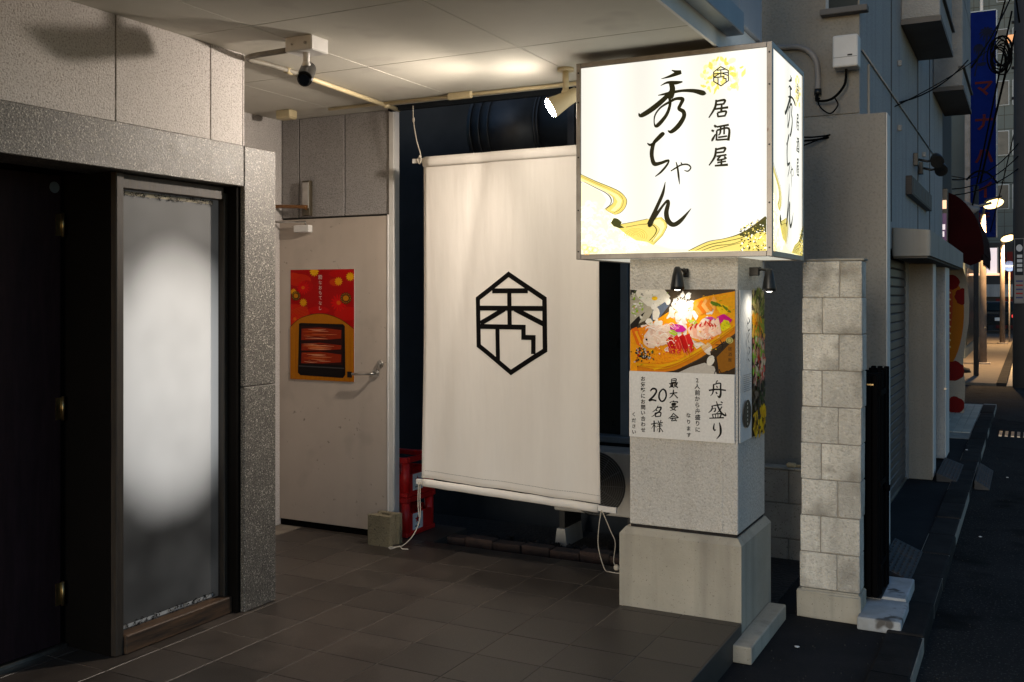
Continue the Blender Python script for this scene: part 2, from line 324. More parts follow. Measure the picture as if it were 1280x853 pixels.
ART={"hide":[[[0.509,0.913,0.003],[0.53,0.904,0.01],[0.555,0.899,0.014]],[[0.558,0.898,0.013],[0.532,0.893,0.015],[0.495,0.883,0.009],[0.456,0.876,0.002]],[[0.453,0.843,0.002],[0.487,0.855,0.009],[0.528,0.85,0.014],[0.564,0.851,0.005]],[[0.503,0.856,0.015],[0.513,0.823,0.021],[0.506,0.788,0.022],[0.501,0.779,0.013]],[[0.44,0.797,0.003],[0.493,0.802,0.011],[0.558,0.808,0.01],[0.619,0.802,0.014],[0.665,0.787,0.018],[0.681,0.782,0.003]],[[0.513,0.818,0.012],[0.474,0.779,0.018],[0.411,0.734,0.02],[0.354,0.706,0.016],[0.339,0.718,0.003]],[[0.497,0.784,0.011],[0.501,0.748,0.011],[0.482,0.697,0.013],[0.437,0.65,0.015],[0.421,0.659,0.005],[0.424,0.7,0.006],[0.453,0.736,0.007],[0.5,0.76,0.01],[0.532,0.772,0.011],[0.564,0.767,0.014],[0.555,0.744,0.013],[0.546,0.723,0.013],[0.568,0.706,0.015],[0.57,0.68,0.016],[0.543,0.64,0.018],[0.508,0.614,0.014],[0.489,0.621,0.003]],[[0.384,0.567,0.003],[0.402,0.557,0.01],[0.434,0.575,0.008],[0.461,0.598,0.009],[0.471,0.606,0.005],[0.461,0.61,0.009],[0.44,0.593,0.009],[0.419,0.566,0.013],[0.408,0.528,0.016],[0.409,0.493,0.015],[0.421,0.463,0.016],[0.451,0.464,0.012],[0.482,0.473,0.01],[0.495,0.474,0.006],[0.485,0.453,0.008],[0.455,0.421,0.008],[0.425,0.4,0.003]],[[0.504,0.422,0.004],[0.528,0.435,0.006],[0.558,0.449,0.006],[0.589,0.449,0.006],[0.605,0.433,0.005],[0.591,0.417,0.005],[0.573,0.422,0.003]],[[0.531,0.466,0.003],[0.539,0.435,0.007],[0.545,0.389,0.007],[0.549,0.355,0.002]],[[0.555,0.461,0.005],[0.565,0.448,0.003]],[[0.477,0.372,0.002],[0.463,0.313,0.012],[0.43,0.242,0.014],[0.398,0.169,0.021],[0.393,0.162,0.007]],[[0.398,0.166,0.01],[0.423,0.201,0.012],[0.463,0.254,0.009],[0.487,0.278,0.01],[0.492,0.265,0.014],[0.482,0.221,0.018],[0.491,0.181,0.019],[0.518,0.161,0.017],[0.555,0.18,0.015],[0.607,0.236,0.002]]],"iza":[[[0.725,0.741,0.006],[0.771,0.744,0.008],[0.765,0.724,0.006]],[[0.725,0.725,0.006],[0.767,0.726,0.006]],[[0.73,0.749,0.006],[0.724,0.712,0.008],[0.694,0.666,0.004]],[[0.725,0.705,0.006],[0.788,0.708,0.008]],[[0.757,0.721,0.006],[0.754,0.686,0.008]],[[0.736,0.687,0.006],[0.739,0.666,0.006]],[[0.736,0.687,0.006],[0.777,0.69,0.007],[0.771,0.667,0.006]],[[0.738,0.668,0.006],[0.774,0.669,0.006]],[[0.72,0.629,0.006],[0.73,0.619,0.009]],[[0.707,0.606,0.006],[0.719,0.599,0.008]],[[0.708,0.552,0.003],[0.713,0.562,0.008],[0.727,0.586,0.004]],[[0.731,0.619,0.006],[0.791,0.625,0.007]],[[0.733,0.603,0.006],[0.731,0.554,0.006]],[[0.733,0.603,0.006],[0.79,0.608,0.007],[0.788,0.55,0.009]],[[0.752,0.618,0.006],[0.749,0.588,0.006],[0.739,0.579,0.003]],[[0.769,0.619,0.006],[0.768,0.581,0.006]],[[0.739,0.569,0.006],[0.783,0.572,0.006]],[[0.733,0.557,0.006],[0.787,0.557,0.006]],[[0.725,0.511,0.006],[0.772,0.517,0.008],[0.767,0.498,0.006]],[[0.725,0.496,0.006],[0.769,0.498,0.006]],[[0.729,0.52,0.006],[0.723,0.478,0.008],[0.695,0.438,0.004]],[[0.731,0.479,0.006],[0.78,0.484,0.006]],[[0.753,0.481,0.006],[0.736,0.461,0.006],[0.773,0.465,0.006]],[[0.769,0.477,0.006],[0.779,0.464,0.007]],[[0.756,0.463,0.006],[0.755,0.435,0.007]],[[0.735,0.449,0.006],[0.778,0.453,0.005]],[[0.723,0.435,0.006],[0.787,0.436,0.008]]],"emb":[[[-0.036,0.997],[0.772,0.502],[0.787,-0.529],[0.0,-1.0],[-0.766,-0.474],[-0.781,0.502],[-0.036,0.997]],[[-0.435,0.661],[0.405,0.661]],[[-0.021,0.661],[-0.015,-0.069]],[[-0.781,0.306],[0.772,0.306]],[[-0.135,0.291],[-0.721,-0.009]],[[0.105,0.291],[0.766,-0.009]],[[-0.781,-0.075],[0.306,-0.075],[0.306,-0.279],[0.532,-0.279],[0.532,-0.61]],[[-0.315,-0.084],[-0.306,-0.805]]],"emb_sign":[0.753,0.859,0.0459],"emb_ban":[-2.765,1.435,0.295],"w":{"w1":[[0.022,0.436],[0.109,0.394],[0.187,0.361],[0.238,0.335],[0.268,0.306],[0.276,0.282],[0.264,0.25],[0.238,0.228],[0.209,0.221],[0.183,0.234],[0.157,0.249],[0.183,0.266],[0.206,0.285],[0.2,0.309],[0.17,0.334],[0.118,0.361],[0.066,0.384],[0.022,0.406]],"w1b":[[0.022,0.417],[0.101,0.378],[0.174,0.346],[0.226,0.32],[0.249,0.291],[0.238,0.259],[0.211,0.237],[0.187,0.243],[0.213,0.264],[0.226,0.286],[0.209,0.313],[0.166,0.339],[0.083,0.376],[0.022,0.402]],"cloud":[[0.022,0.39],[0.066,0.376],[0.135,0.34],[0.166,0.298],[0.144,0.259],[0.196,0.217],[0.264,0.135],[0.389,0.077],[0.487,0.047],[0.568,0.032],[0.022,0.043]],"w2":[[0.226,0.17],[0.306,0.181],[0.389,0.194],[0.455,0.201],[0.479,0.179],[0.486,0.152],[0.463,0.11],[0.414,0.064],[0.381,0.081],[0.323,0.09],[0.268,0.123],[0.234,0.152]],"w2b":[[0.389,0.183],[0.447,0.191],[0.467,0.172],[0.471,0.151],[0.453,0.118],[0.414,0.082],[0.41,0.092],[0.438,0.122],[0.443,0.142],[0.422,0.166]],"w3":[[0.592,0.032],[0.686,0.073],[0.764,0.086],[0.832,0.103],[0.893,0.131],[0.966,0.184],[0.966,0.024]],"w3d":[[0.832,0.103],[0.893,0.13],[0.966,0.184],[0.966,0.111],[0.93,0.112],[0.9,0.098],[0.87,0.091]],"blot":[[0.191,0.181],[0.206,0.205],[0.226,0.202],[0.249,0.183],[0.243,0.168],[0.264,0.155],[0.238,0.152],[0.206,0.163]]},"wl":[[[0.022,0.436,0.003],[0.109,0.394,0.004],[0.187,0.361,0.004],[0.238,0.335,0.004],[0.268,0.306,0.003],[0.276,0.282,0.004],[0.264,0.25,0.003],[0.238,0.228,0.003],[0.209,0.221,0.001]],[[0.044,0.395,0.002],[0.109,0.361,0.004],[0.166,0.331,0.005],[0.192,0.301,0.007],[0.187,0.272,0.005],[0.157,0.251,0.003]],[[0.179,0.33,0.001],[0.203,0.305,0.002],[0.2,0.277,0.003],[0.166,0.249,0.002],[0.204,0.225,0.002]],[[0.022,0.427,0.001],[0.118,0.381,0.002],[0.196,0.345,0.001],[0.247,0.311,0.002],[0.257,0.278,0.002],[0.238,0.246,0.002],[0.206,0.231,0.002]],[[0.227,0.17,0.004],[0.306,0.181,0.003],[0.385,0.194,0.003]],[[0.272,0.157,0.003],[0.356,0.168,0.003],[0.406,0.165,0.005],[0.43,0.142,0.006],[0.422,0.115,0.005],[0.393,0.086,0.003]],[[0.414,0.17,0.001],[0.443,0.149,0.002],[0.443,0.13,0.002],[0.406,0.08,0.002]],[[0.455,0.198,0.002],[0.481,0.172,0.002],[0.483,0.15,0.003],[0.463,0.114,0.002],[0.415,0.068,0.002]],[[0.592,0.032,0.004],[0.686,0.073,0.004],[0.764,0.086,0.003],[0.832,0.103,0.006],[0.893,0.131,0.01],[0.966,0.181,0.016]],[[0.627,0.032,0.003],[0.694,0.059,0.004],[0.771,0.073,0.004],[0.848,0.088,0.004],[0.908,0.116,0.006]],[[0.659,0.032,0.003],[0.725,0.053,0.004],[0.802,0.06,0.003],[0.855,0.076,0.003]],[[0.694,0.031,0.002],[0.764,0.047,0.003],[0.848,0.065,0.002]],[[0.309,0.112,0.003],[0.311,0.115,0.002],[0.314,0.118,0.003],[0.32,0.12,0.002],[0.326,0.119,0.002],[0.331,0.118,0.003],[0.335,0.114,0.002],[0.336,0.111,0.003],[0.335,0.107,0.002]],[[0.298,0.112,0.002],[0.3,0.119,0.003],[0.307,0.124,0.003],[0.317,0.127,0.003],[0.328,0.126,0.003],[0.338,0.123,0.003],[0.345,0.117,0.003],[0.348,0.11,0.002],[0.345,0.104,0.002]],[[0.286,0.112,0.002],[0.29,0.122,0.002],[0.3,0.13,0.002],[0.315,0.134,0.002],[0.331,0.133,0.003],[0.346,0.128,0.002],[0.356,0.12,0.002],[0.359,0.11,0.003],[0.355,0.1,0.003]],[[0.274,0.113,0.003],[0.279,0.126,0.003],[0.293,0.136,0.002],[0.312,0.141,0.003],[0.334,0.14,0.002],[0.353,0.133,0.003],[0.366,0.123,0.003],[0.37,0.109,0.003],[0.365,0.097,0.003]],[[0.263,0.113,0.002],[0.269,0.129,0.002],[0.286,0.141,0.002],[0.31,0.148,0.002],[0.337,0.147,0.002],[0.36,0.139,0.003],[0.377,0.125,0.002],[0.382,0.109,0.002],[0.376,0.093,0.002]]],"ptxt":[[[0.464,0.307,0.004],[0.455,0.292,0.003]],[[0.444,0.288,0.005],[0.443,0.26,0.006],[0.438,0.24,0.004],[0.427,0.227,0.001]],[[0.444,0.285,0.004],[0.477,0.293,0.005],[0.479,0.271,0.006],[0.48,0.242,0.007],[0.473,0.224,0.008],[0.462,0.232,0.001]],[[0.42,0.255,0.006],[0.46,0.262,0.006],[0.506,0.259,0.005]],[[0.458,0.279,0.003],[0.464,0.27,0.006]],[[0.455,0.249,0.004],[0.462,0.24,0.006]],[[0.432,0.177,0.003],[0.465,0.185,0.005],[0.487,0.188,0.003]],[[0.438,0.179,0.004],[0.434,0.159,0.005],[0.418,0.144,0.002]],[[0.438,0.163,0.002],[0.453,0.169,0.003],[0.451,0.154,0.005],[0.444,0.152,0.002]],[[0.458,0.203,0.003],[0.468,0.173,0.006],[0.485,0.145,0.007],[0.505,0.135,0.006],[0.501,0.152,0.001]],[[0.486,0.178,0.004],[0.473,0.157,0.004],[0.457,0.142,0.001]],[[0.48,0.202,0.004],[0.49,0.196,0.005]],[[0.438,0.138,0.004],[0.443,0.12,0.004]],[[0.438,0.137,0.003],[0.48,0.142,0.005],[0.475,0.122,0.005]],[[0.453,0.139,0.003],[0.454,0.121,0.003]],[[0.466,0.141,0.003],[0.466,0.122,0.003]],[[0.422,0.117,0.004],[0.496,0.124,0.005]],[[0.448,0.093,0.003],[0.444,0.069,0.006],[0.45,0.058,0.005],[0.456,0.065,0.001]],[[0.473,0.099,0.003],[0.479,0.072,0.008],[0.478,0.042,0.007],[0.459,0.016,0.002]],[[0.114,0.238,0.004],[0.127,0.251,0.007],[0.143,0.249,0.007],[0.146,0.235,0.007],[0.13,0.211,0.007],[0.108,0.19,0.007],[0.127,0.194,0.006],[0.147,0.19,0.006]],[[0.181,0.252,0.005],[0.165,0.234,0.006],[0.161,0.208,0.007],[0.172,0.19,0.006],[0.188,0.194,0.006],[0.199,0.217,0.006],[0.195,0.242,0.007],[0.181,0.253,0.005]],[[0.156,0.166,0.003],[0.146,0.147,0.004],[0.126,0.132,0.002]],[[0.148,0.154,0.003],[0.172,0.158,0.006],[0.159,0.134,0.005],[0.121,0.107,0.002]],[[0.143,0.145,0.003],[0.152,0.139,0.005]],[[0.14,0.128,0.005],[0.143,0.107,0.004]],[[0.14,0.127,0.004],[0.17,0.132,0.005],[0.167,0.11,0.004]],[[0.142,0.109,0.004],[0.167,0.113,0.004]],[[0.118,0.069,0.004],[0.149,0.077,0.004]],[[0.135,0.089,0.005],[0.135,0.031,0.005]],[[0.134,0.068,0.003],[0.12,0.046,0.001]],[[0.137,0.066,0.002],[0.147,0.055,0.003]],[[0.156,0.09,0.003],[0.16,0.081,0.004]],[[0.172,0.094,0.004],[0.167,0.082,0.002]],[[0.15,0.076,0.003],[0.181,0.082,0.004]],[[0.153,0.069,0.003],[0.176,0.073,0.003]],[[0.15,0.06,0.003],[0.18,0.065,0.003]],[[0.165,0.081,0.004],[0.164,0.036,0.005],[0.158,0.034,0.001]],[[0.157,0.052,0.002],[0.15,0.035,0.001]],[[0.167,0.055,0.002],[0.182,0.034,0.004]],[[0.227,0.304,0.003],[0.226,0.285,0.003]],[[0.227,0.303,0.003],[0.251,0.306,0.004],[0.249,0.288,0.004]],[[0.227,0.295,0.003],[0.248,0.298,0.004]],[[0.227,0.287,0.003],[0.249,0.289,0.004]],[[0.215,0.28,0.004],[0.261,0.286,0.005]],[[0.224,0.281,0.004],[0.223,0.264,0.004]],[[0.234,0.281,0.004],[0.234,0.262,0.004]],[[0.223,0.274,0.004],[0.234,0.276,0.004]],[[0.224,0.269,0.003],[0.234,0.27,0.004]],[[0.215,0.262,0.004],[0.238,0.268,0.003]],[[0.24,0.276,0.003],[0.256,0.278,0.004],[0.236,0.26,0.002]],[[0.241,0.274,0.004],[0.261,0.262,0.005]],[[0.218,0.23,0.004],[0.258,0.237,0.004]],[[0.238,0.251,0.004],[0.234,0.226,0.005],[0.216,0.207,0.002]],[[0.238,0.231,0.003],[0.26,0.209,0.005]],[[0.237,0.196,0.004],[0.238,0.188,0.004]],[[0.22,0.182,0.004],[0.224,0.188,0.003],[0.259,0.191,0.004],[0.253,0.183,0.002]],[[0.229,0.181,0.004],[0.23,0.17,0.004]],[[0.229,0.18,0.004],[0.248,0.183,0.004],[0.246,0.171,0.004]],[[0.229,0.175,0.004],[0.246,0.178,0.004]],[[0.23,0.171,0.004],[0.246,0.172,0.004]],[[0.218,0.16,0.004],[0.261,0.167,0.005]],[[0.237,0.169,0.004],[0.229,0.156,0.004],[0.251,0.147,0.004]],[[0.25,0.166,0.004],[0.24,0.153,0.003],[0.22,0.144,0.002]],[[0.238,0.133,0.003],[0.227,0.116,0.004],[0.211,0.104,0.002]],[[0.238,0.131,0.003],[0.264,0.11,0.005]],[[0.227,0.113,0.003],[0.248,0.117,0.004]],[[0.22,0.104,0.004],[0.258,0.11,0.004]],[[0.236,0.106,0.004],[0.227,0.093,0.003],[0.251,0.098,0.004]],[[0.245,0.104,0.003],[0.255,0.093,0.004]]],"ptiny":[["2",0.361,0.303,0.0247],["人",0.361,0.273,0.0247],["前",0.362,0.242,0.0247],["か",0.362,0.211,0.0247],["ら",0.362,0.18,0.0247],["舟",0.363,0.149,0.0247],["盛",0.363,0.119,0.0247],["り",0.363,0.088,0.0247],["に",0.364,0.057,0.0247],["な",0.316,0.126,0.0218],["り",0.317,0.093,0.0218],["ま",0.317,0.06,0.0218],["す",0.318,0.027,0.0218],["お",0.076,0.3,0.0227],["気",0.076,0.271,0.0227],["軽",0.076,0.242,0.0227],["に",0.076,0.212,0.0227],["お",0.076,0.183,0.0227],["問",0.076,0.154,0.0227],["い",0.076,0.125,0.0227],["合",0.076,0.096,0.0227],["わ",0.076,0.067,0.0227],["せ",0.076,0.038,0.0227],["く",0.025,0.115,0.0208],["だ",0.026,0.084,0.0208],["さ",0.026,0.054,0.0208],["い",0.027,0.024,0.0208]]}
# ================================================================= SETTING
road = struct(MB().box(-30,40,-12,120,-.5,-.2).build('road', M['asphalt']))
# pavement along the side street
pav = struct(MB().box(-6.5,-.655,5.50,17.6,-.4,-.13).box(-1.246,-.655,-6,5.50,-.4,-.134).build('pavement', M['asphalt_s']))
kerb = struct(MB().box(-.655,-.475,-6,17.6,-.4,-.125).build('kerb', M['mortar']))
km = MB().box(-.09,.09,-.297,.297,-.15,0,b=.012,seg=2).mesh('kerb_stone'); km.materials.append(M['kerb'])
y = .6
while y < 17.3:
    piece('kerb_stone', km, (-.565+random.uniform(-.004,.004), y+.3, -.114+random.uniform(-.007,.004)), kerb); y += .6
# raised tiled forecourt
floor = struct(MB().box(-4.75,-1.262,-4,5.50,-.25,-.0025).build('tiled_floor', M['grout']))
tm = MB().box(-.1605,.1605,-.148,.148,-.02,0,b=.002).mesh('tile'); tm.materials.append(M['tile'])
TW, TL = .3253, .300
tme = MB().box(-.1465,.1465,-.148,.148,-.02,0,b=.002).mesh('tile'); tme.materials.append(M['tile'])
tmp_ = MB().box(-.1605,.1605,-.0635,.0635,-.02,0,b=.002).mesh('tile'); tmp_.materials.append(M['tile'])
for i in range(11):
    xc = -1.222-.325/2-i*.325
    if xc < -4.6: break
    for j in range(-1,11):
        yc = 5.37-.15-j*.30; me_ = tm
        if j < 0: yc, me_ = 5.4365, tmp_
        xx = xc
        if i == 0:
            xx, me_ = -1.399, tme
            if j < 0: continue
        piece('tile', me_, (xx, yc, random.uniform(-.0007,.0007)), floor)
struct(MB().box(-4.75,-1.262,-4,2.06,-.1,-.001).build('floor', M['tile_far']))
MB().box(-1.2615,-1.246,-4,4.815,-.14,.0005,b=.002).build('step_riser', M['tile_far'], floor)
# alley ground and rubble
ag = struct(MB().box(-4.75,-1.262,5.505,6.9,-.3,-.12).build('alley_ground', M['soil']))
struct(MB().box(-4.75,-3.45,5.505,5.95,-.12,-.002).build('concrete_pad', M['tile_far']))
rb = MB()
for i in range(520):
    x=random.uniform(-3.4,-1.9); yy=random.uniform(5.52,6.2); r=random.uniform(.008,.032)
    q=bmesh.ops.create_icosphere(rb.bm, subdivisions=1, radius=r)
    for v in q['verts']: v.co = Vector((v.co.x*random.uniform(.7,1.3),v.co.y*random.uniform(.7,1.3),v.co.z*.7))+Vector((x,yy,-.115+random.uniform(0,.03)))
g=stuff(rb.build('gravel', M['soil'])); tag(g,'dark gravel and dirt lying behind the hanging banner','gravel')
eb = thing('brick_edging','dark reddish brick edging on the ground under the banner','edging',(-2.75,5.72,-.12))
bm_ = MB().box(-.10,.10,-.05,.05,-.06,.06,b=.006).mesh('brick'); bm_.materials.append(M['red_rust'])
for i in range(9): piece('brick', bm_, (-3.42+i*.206, 5.74+random.uniform(-.012,.012), -.06+random.uniform(-.012,.012)), eb, (random.uniform(-.05,.05),random.uniform(-.04,.04),random.uniform(-.05,.05)))
# ceiling of the covered entrance
ceil = struct(MB().box(-4.75,-1.338,.7,5.36,2.836,2.95).build('ceiling', M['joint']))
for i,(x0,x1) in enumerate(((-4.74,-4.06),(-4.06,-3.15),(-3.15,-2.24),(-2.24,-1.338))):
    for (y0,y1) in ((.74,1.65),(1.65,2.56),(2.56,3.47),(3.47,4.38),(4.38,5.35)):
        MB().box(x0+.0022,x1-.0022,y0+.0022,y1-.0022,2.828,2.842,b=.0015).build('ceiling_panel', M['ceil'], ceil)
MB().box(-4.74,-3.705,5.3525,5.47,2.828,2.95).build('ceiling_panel', M['ceil'], ceil)
fas = thing('canopy_fascia','pale metal fascia edging the entrance soffit above the lit sign','fascia',(-1.30,3,2.83))
MB().box(-1.337,-1.322,.7,5.40,2.79,2.98).build('fascia_board', M['white_paint'], fas)
MB().box(-1.3215,-1.235,.7,4.82,2.87,2.98,b=.004).build('drip_edge', M['winframe'], fas)
uw = thing('upper_cladding_wall','blue-grey panelled upper wall above the entrance soffit','wall',(-1.33,3,2.985))
MB().box(-1.8,-1.345,.7,5.42,2.985,6.5).build('backing', M['joint'], uw)
for i in range(8): MB().box(-1.344,-1.30,5.43-.455*(i+1)+.003,5.43-.455*i-.003,2.985,6.5,b=.004).build('wall_panel', M['bluewall'], uw)
MB().box(-1.8,-1.30,5.432,5.45,2.985,6.5).build('corner_panel', M['bluewall'], uw)
# ================================================================= LEFT WALL
lw = thing('panelled_wall','grey speckled wall panels above the dark granite lintel','wall',(-3.6,3,2.36))
MB().box(-3.76,-3.556,-3,3.84,2.361,2.828).build('backing', M['joint'], lw)
for y0,y1 in ((-.45,.45),(.45,1.31),(1.31,2.18),(2.18,3.055),(3.055,3.622),(3.622,3.848)):
    MB().box(-3.555,-3.54,y0+.003,y1-.003,2.361,2.8275,b=.002).build('wall_panel', M['panel_w'], lw)
MB().box(-3.77,-3.54,3.8485,3.856,2.361,2.8275).build('end_panel', M['panel_w'], lw)
gs = thing('granite_surround','dark speckled granite lintel and pier framing the entrance wall','door surround',(-3.6,3.9,0))
MB().box(-3.78,-3.52,-3,3.832,2.152,2.358,b=.003).build('lintel', M['granite'], gs)
MB().box(-3.70,-3.52,3.836,4.072,1.140,2.358,b=.004).build('pier_slab', M['granite'], gs)
MB().box(-3.70,-3.52,3.836,4.072,0,1.137,b=.004).build('pier_slab', M['granite'], gs)
MB().box(-4.4,-3.705,3.86,4.05,0,2.355).build('wall_core', M['panel_d'], gs)
MB().box(-3.90,-3.545,3.806,3.8345,0,2.152).build('jamb', M['black_wood'], gs)
# frosted panel window
fp = thing('frosted_glass_panel','tall backlit frosted glass panel in a worn dark wood frame','glass panel',(-3.6,3.45,0))
MB().box(-3.66,-3.585,3.098,3.140,.0,2.150,b=.004).build('frame_post', M['wood_old'], fp)
MB().box(-3.66,-3.60,3.778,3.805,.0,2.118,b=.004).build('frame_post', M['wood_old'], fp)
MB().box(-3.66,-3.60,3.1405,3.7775,2.082,2.148,b=.004).build('frame_head', M['wood_old'], fp)
MB().box(-3.66,-3.57,3.1405,3.805,.0,.085,b=.005).build('frame_sill', M['wood_sill'], fp)
pane = MB().box(-3.650,-3.640,3.1405,3.7775,.0855,2.0815).build('pane', None, fp)
m = bpy.data.materials.new('frosted_glow_print'); m.use_nodes=True; t=m.node_tree; N=t.nodes; L=t.links; p=N['Principled BSDF']
tc=N.new('ShaderNodeTexCoord'); sp=N.new('ShaderNodeSeparateXYZ'); L.new(tc.outputs['Object'],sp.inputs[0])
def mth(op,a,b=None,c=None):
    n=N.new('ShaderNodeMath'); n.operation=op
    for i,v in enumerate((a,b,c)):
        if v is None: continue
        if isinstance(v,(int,float)): n.inputs[i].default_value=v
        else: L.new(v,n.inputs[i])
    return n.outputs[0]
# a soft pale figure, its glow painted into base colour and emission: object origin at y=3.45, z=0
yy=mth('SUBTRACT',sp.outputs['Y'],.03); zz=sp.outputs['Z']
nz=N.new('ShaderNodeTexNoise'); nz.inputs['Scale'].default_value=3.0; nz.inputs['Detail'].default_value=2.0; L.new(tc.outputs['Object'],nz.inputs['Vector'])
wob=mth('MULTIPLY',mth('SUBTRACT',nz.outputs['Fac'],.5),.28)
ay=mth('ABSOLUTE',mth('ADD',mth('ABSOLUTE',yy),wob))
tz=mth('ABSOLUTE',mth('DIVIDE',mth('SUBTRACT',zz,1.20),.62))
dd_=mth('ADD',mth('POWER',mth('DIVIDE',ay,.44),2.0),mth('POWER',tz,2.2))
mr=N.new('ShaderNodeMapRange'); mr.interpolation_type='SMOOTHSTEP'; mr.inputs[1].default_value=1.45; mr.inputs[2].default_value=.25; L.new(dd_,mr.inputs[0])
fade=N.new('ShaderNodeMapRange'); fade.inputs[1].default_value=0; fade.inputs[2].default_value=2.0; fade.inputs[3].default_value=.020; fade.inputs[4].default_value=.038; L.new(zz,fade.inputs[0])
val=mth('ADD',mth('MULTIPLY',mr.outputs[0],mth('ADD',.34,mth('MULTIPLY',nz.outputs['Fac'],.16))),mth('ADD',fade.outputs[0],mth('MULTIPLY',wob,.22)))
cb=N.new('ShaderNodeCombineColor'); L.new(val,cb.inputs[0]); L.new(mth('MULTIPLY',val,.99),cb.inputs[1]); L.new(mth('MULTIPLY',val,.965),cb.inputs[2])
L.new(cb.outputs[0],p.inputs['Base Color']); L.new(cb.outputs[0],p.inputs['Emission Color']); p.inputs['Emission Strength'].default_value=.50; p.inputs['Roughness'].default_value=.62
pane.data.materials[0]=m
P=Print(frame((-3.6395,3.1405,.0855),(0,1,0),(0,0,1)))
def curls(a0,a1,b0,b1,n,sz):
    for i in range(n):
        u=random.uniform(a0,a1); v=random.uniform(b0,b1); a=random.uniform(0,6.28); r=random.uniform(.5,1)*sz; k=random.choice((-1,1))
        P.brush([(u,v,.001),(u+r*math.cos(a),v+r*math.sin(a),.004),(u+r*1.5*math.cos(a+k*.9),v+r*1.5*math.sin(a+k*.9),.003),(u+r*1.3*math.cos(a+k*1.7),v+r*1.3*math.sin(a+k*1.7),.001)],(.01,.01,.01) if random.random()<.75 else (.2,.19,.17),4)
P.rect(.004,.006,.018,1.99,(.62,.62,.60)); P.rect(.018,.006,.60,.022,(.45,.45,.44)); P.rect(.018,1.972,.60,1.99,(.30,.27,.2))
curls(.004,.019,.02,.75,90,.010); curls(.004,.019,1.2,1.96,80,.010); curls(.02,.60,.008,.022,80,.010); curls(.02,.60,1.972,1.988,90,.010)
P.build('leaf_print', M['printmatt'], fp)
# dark entrance door in its recess
dd = thing('dark_entrance_door','dark plum wooden entrance door with brass hinges, left edge','door',(-3.93,2.6,0))
MB().box(-3.96,-3.91,2.10,3.068,.02,2.145,b=.003).build('door_leaf', M['door_dark'], dd)
MB().box(-3.97,-3.93,3.0705,3.094,0,2.15).build('door_frame', M['black_wood'], dd)
MB().box(-3.97,-3.62,3.0945,3.0975,0,2.151).build('jamb', M['black_wood'], dd)
MB().box(-3.97,-3.89,1.2,3.09,-.002,.018,b=.003).build('threshold', M['steel'], dd)
for z in (.247,1.088,1.922): MB().cyl((-3.902,3.074,z-.055),(-3.902,3.074,z+.055),.008,n=10).box(-3.9095,-3.906,3.04,3.072,z-.05,z+.05).build('hinge', M['brass'], dd)
st=MB(); st.cyl((-3.9095,3.034,2.09),(-3.908,3.034,2.09),.026,n=20); st.build('sticker', M['winframe'], dd)
MB().box(-3.96,-3.915,.9,2.097,.02,2.145,b=.003).build('side_panel', M['door_dark'], dd)
MB().box(-3.98,-3.78,-3,3.1,2.152,2.36).build('head_infill', M['black_wood'], dd)
struct(MB().box(-4.9,-3.985,-3,3.85,0,2.95).build('interior_wall', M['black_wood']))
# ================================================================= BACK RECESS
bw = thing('back_wall','grey textured panel wall above the propped steel door','wall',(-4.2,5.5,2.13))
MB().box(-4.70,-3.72,5.466,5.49,2.05,2.95).build('backing', M['joint'], bw)
for x0,x1 in ((-4.66,-4.505),(-4.505,-4.113),(-4.113,-3.745)): MB().box(x0+.004,x1-.004,5.45,5.4655,2.142,2.8275,b=.003).build('wall_panel', M['panel_d'], bw)
MB().box(-3.7445,-3.708,5.437,5.50,-.02,2.8275,b=.003).build('corner_trim', M['white_paint'], bw)
MB().box(-3.7075,-3.704,5.448,5.50,.02,2.82).build('reveal', M['white_paint'], bw)
struct(MB().box(-4.9,-4.662,4.055,5.50,0,2.95).build('recess_wall', M['panel_w']))
bd = thing('steel_door','beige painted steel door with lever handle, propped by a block','door',(-4.22,5.45,0))
MB().box(-4.70,-3.752,5.432,5.462,.045,2.128,b=.002).build('door_leaf', M['door_paint'], bd)
MB().box(-4.70,-3.752,5.445,5.464,.0,.044).build('door_gap', M['black_wood'], bd)
MB().box(-3.7515,-3.7447,5.428,5.462,.02,2.135).build('edge_strip', M['white_paint'], bd)
h=MB(); h.cyl((-3.842,5.432,1.086),(-3.842,5.42,1.086),.026,n=18); h.tube([(-3.842,5.425,1.086),(-3.842,5.385,1.086),(-3.855,5.378,1.086),(-4.0,5.38,1.080)],.0085,10); hh=h.build('lever_handle', M['steel'], bd)
k=MB(); k.cyl((-3.805,5.432,1.150),(-3.805,5.418,1.150),.024,n=18).cyl((-3.805,5.418,1.150),(-3.805,5.410,1.150),.014,n=14).box(-3.807,-3.803,5.408,5.411,1.142,1.158); k.build('lock_cylinder', M['steel'], bd)
MB().box(-3.7444,-3.742,5.437,5.452,.98,1.20).build('strike_plate', M['bronze'], bd)
c=MB().box(-4.50,-4.37,5.385,5.4315,2.035,2.085,b=.004).build('door_closer', M['white_paint'], bd)
MB().tube([(-4.40,5.395,2.088),(-4.40,5.39,2.105),(-4.68,5.36,2.112)],.007,8).build('closer_arm', M['steel'], bd)
jb = thing('wall_switch_box','tarnished metal junction box on the wall above the steel door','junction box',(-4.41,5.42,2.14))
MB().box(-4.452,-4.384,5.415,5.4495,2.150,2.392,b=.004).build('box_body', M['bronze'], jb)
MB().box(-4.445,-4.391,5.411,5.4155,2.20,2.38,b=.002).build('cover', M['steel'], jb)
MB().tube([(-4.40,5.405,2.205),(-4.42,5.40,2.21),(-4.50,5.395,2.215),(-4.658,5.38,2.222)],[.018,.013,.012,.012],10).build('copper_pipe', pm('copper_pipe',(.32,.15,.05),(.2,.09,.03),ns=9,rough=.45,metal=.6), jb)
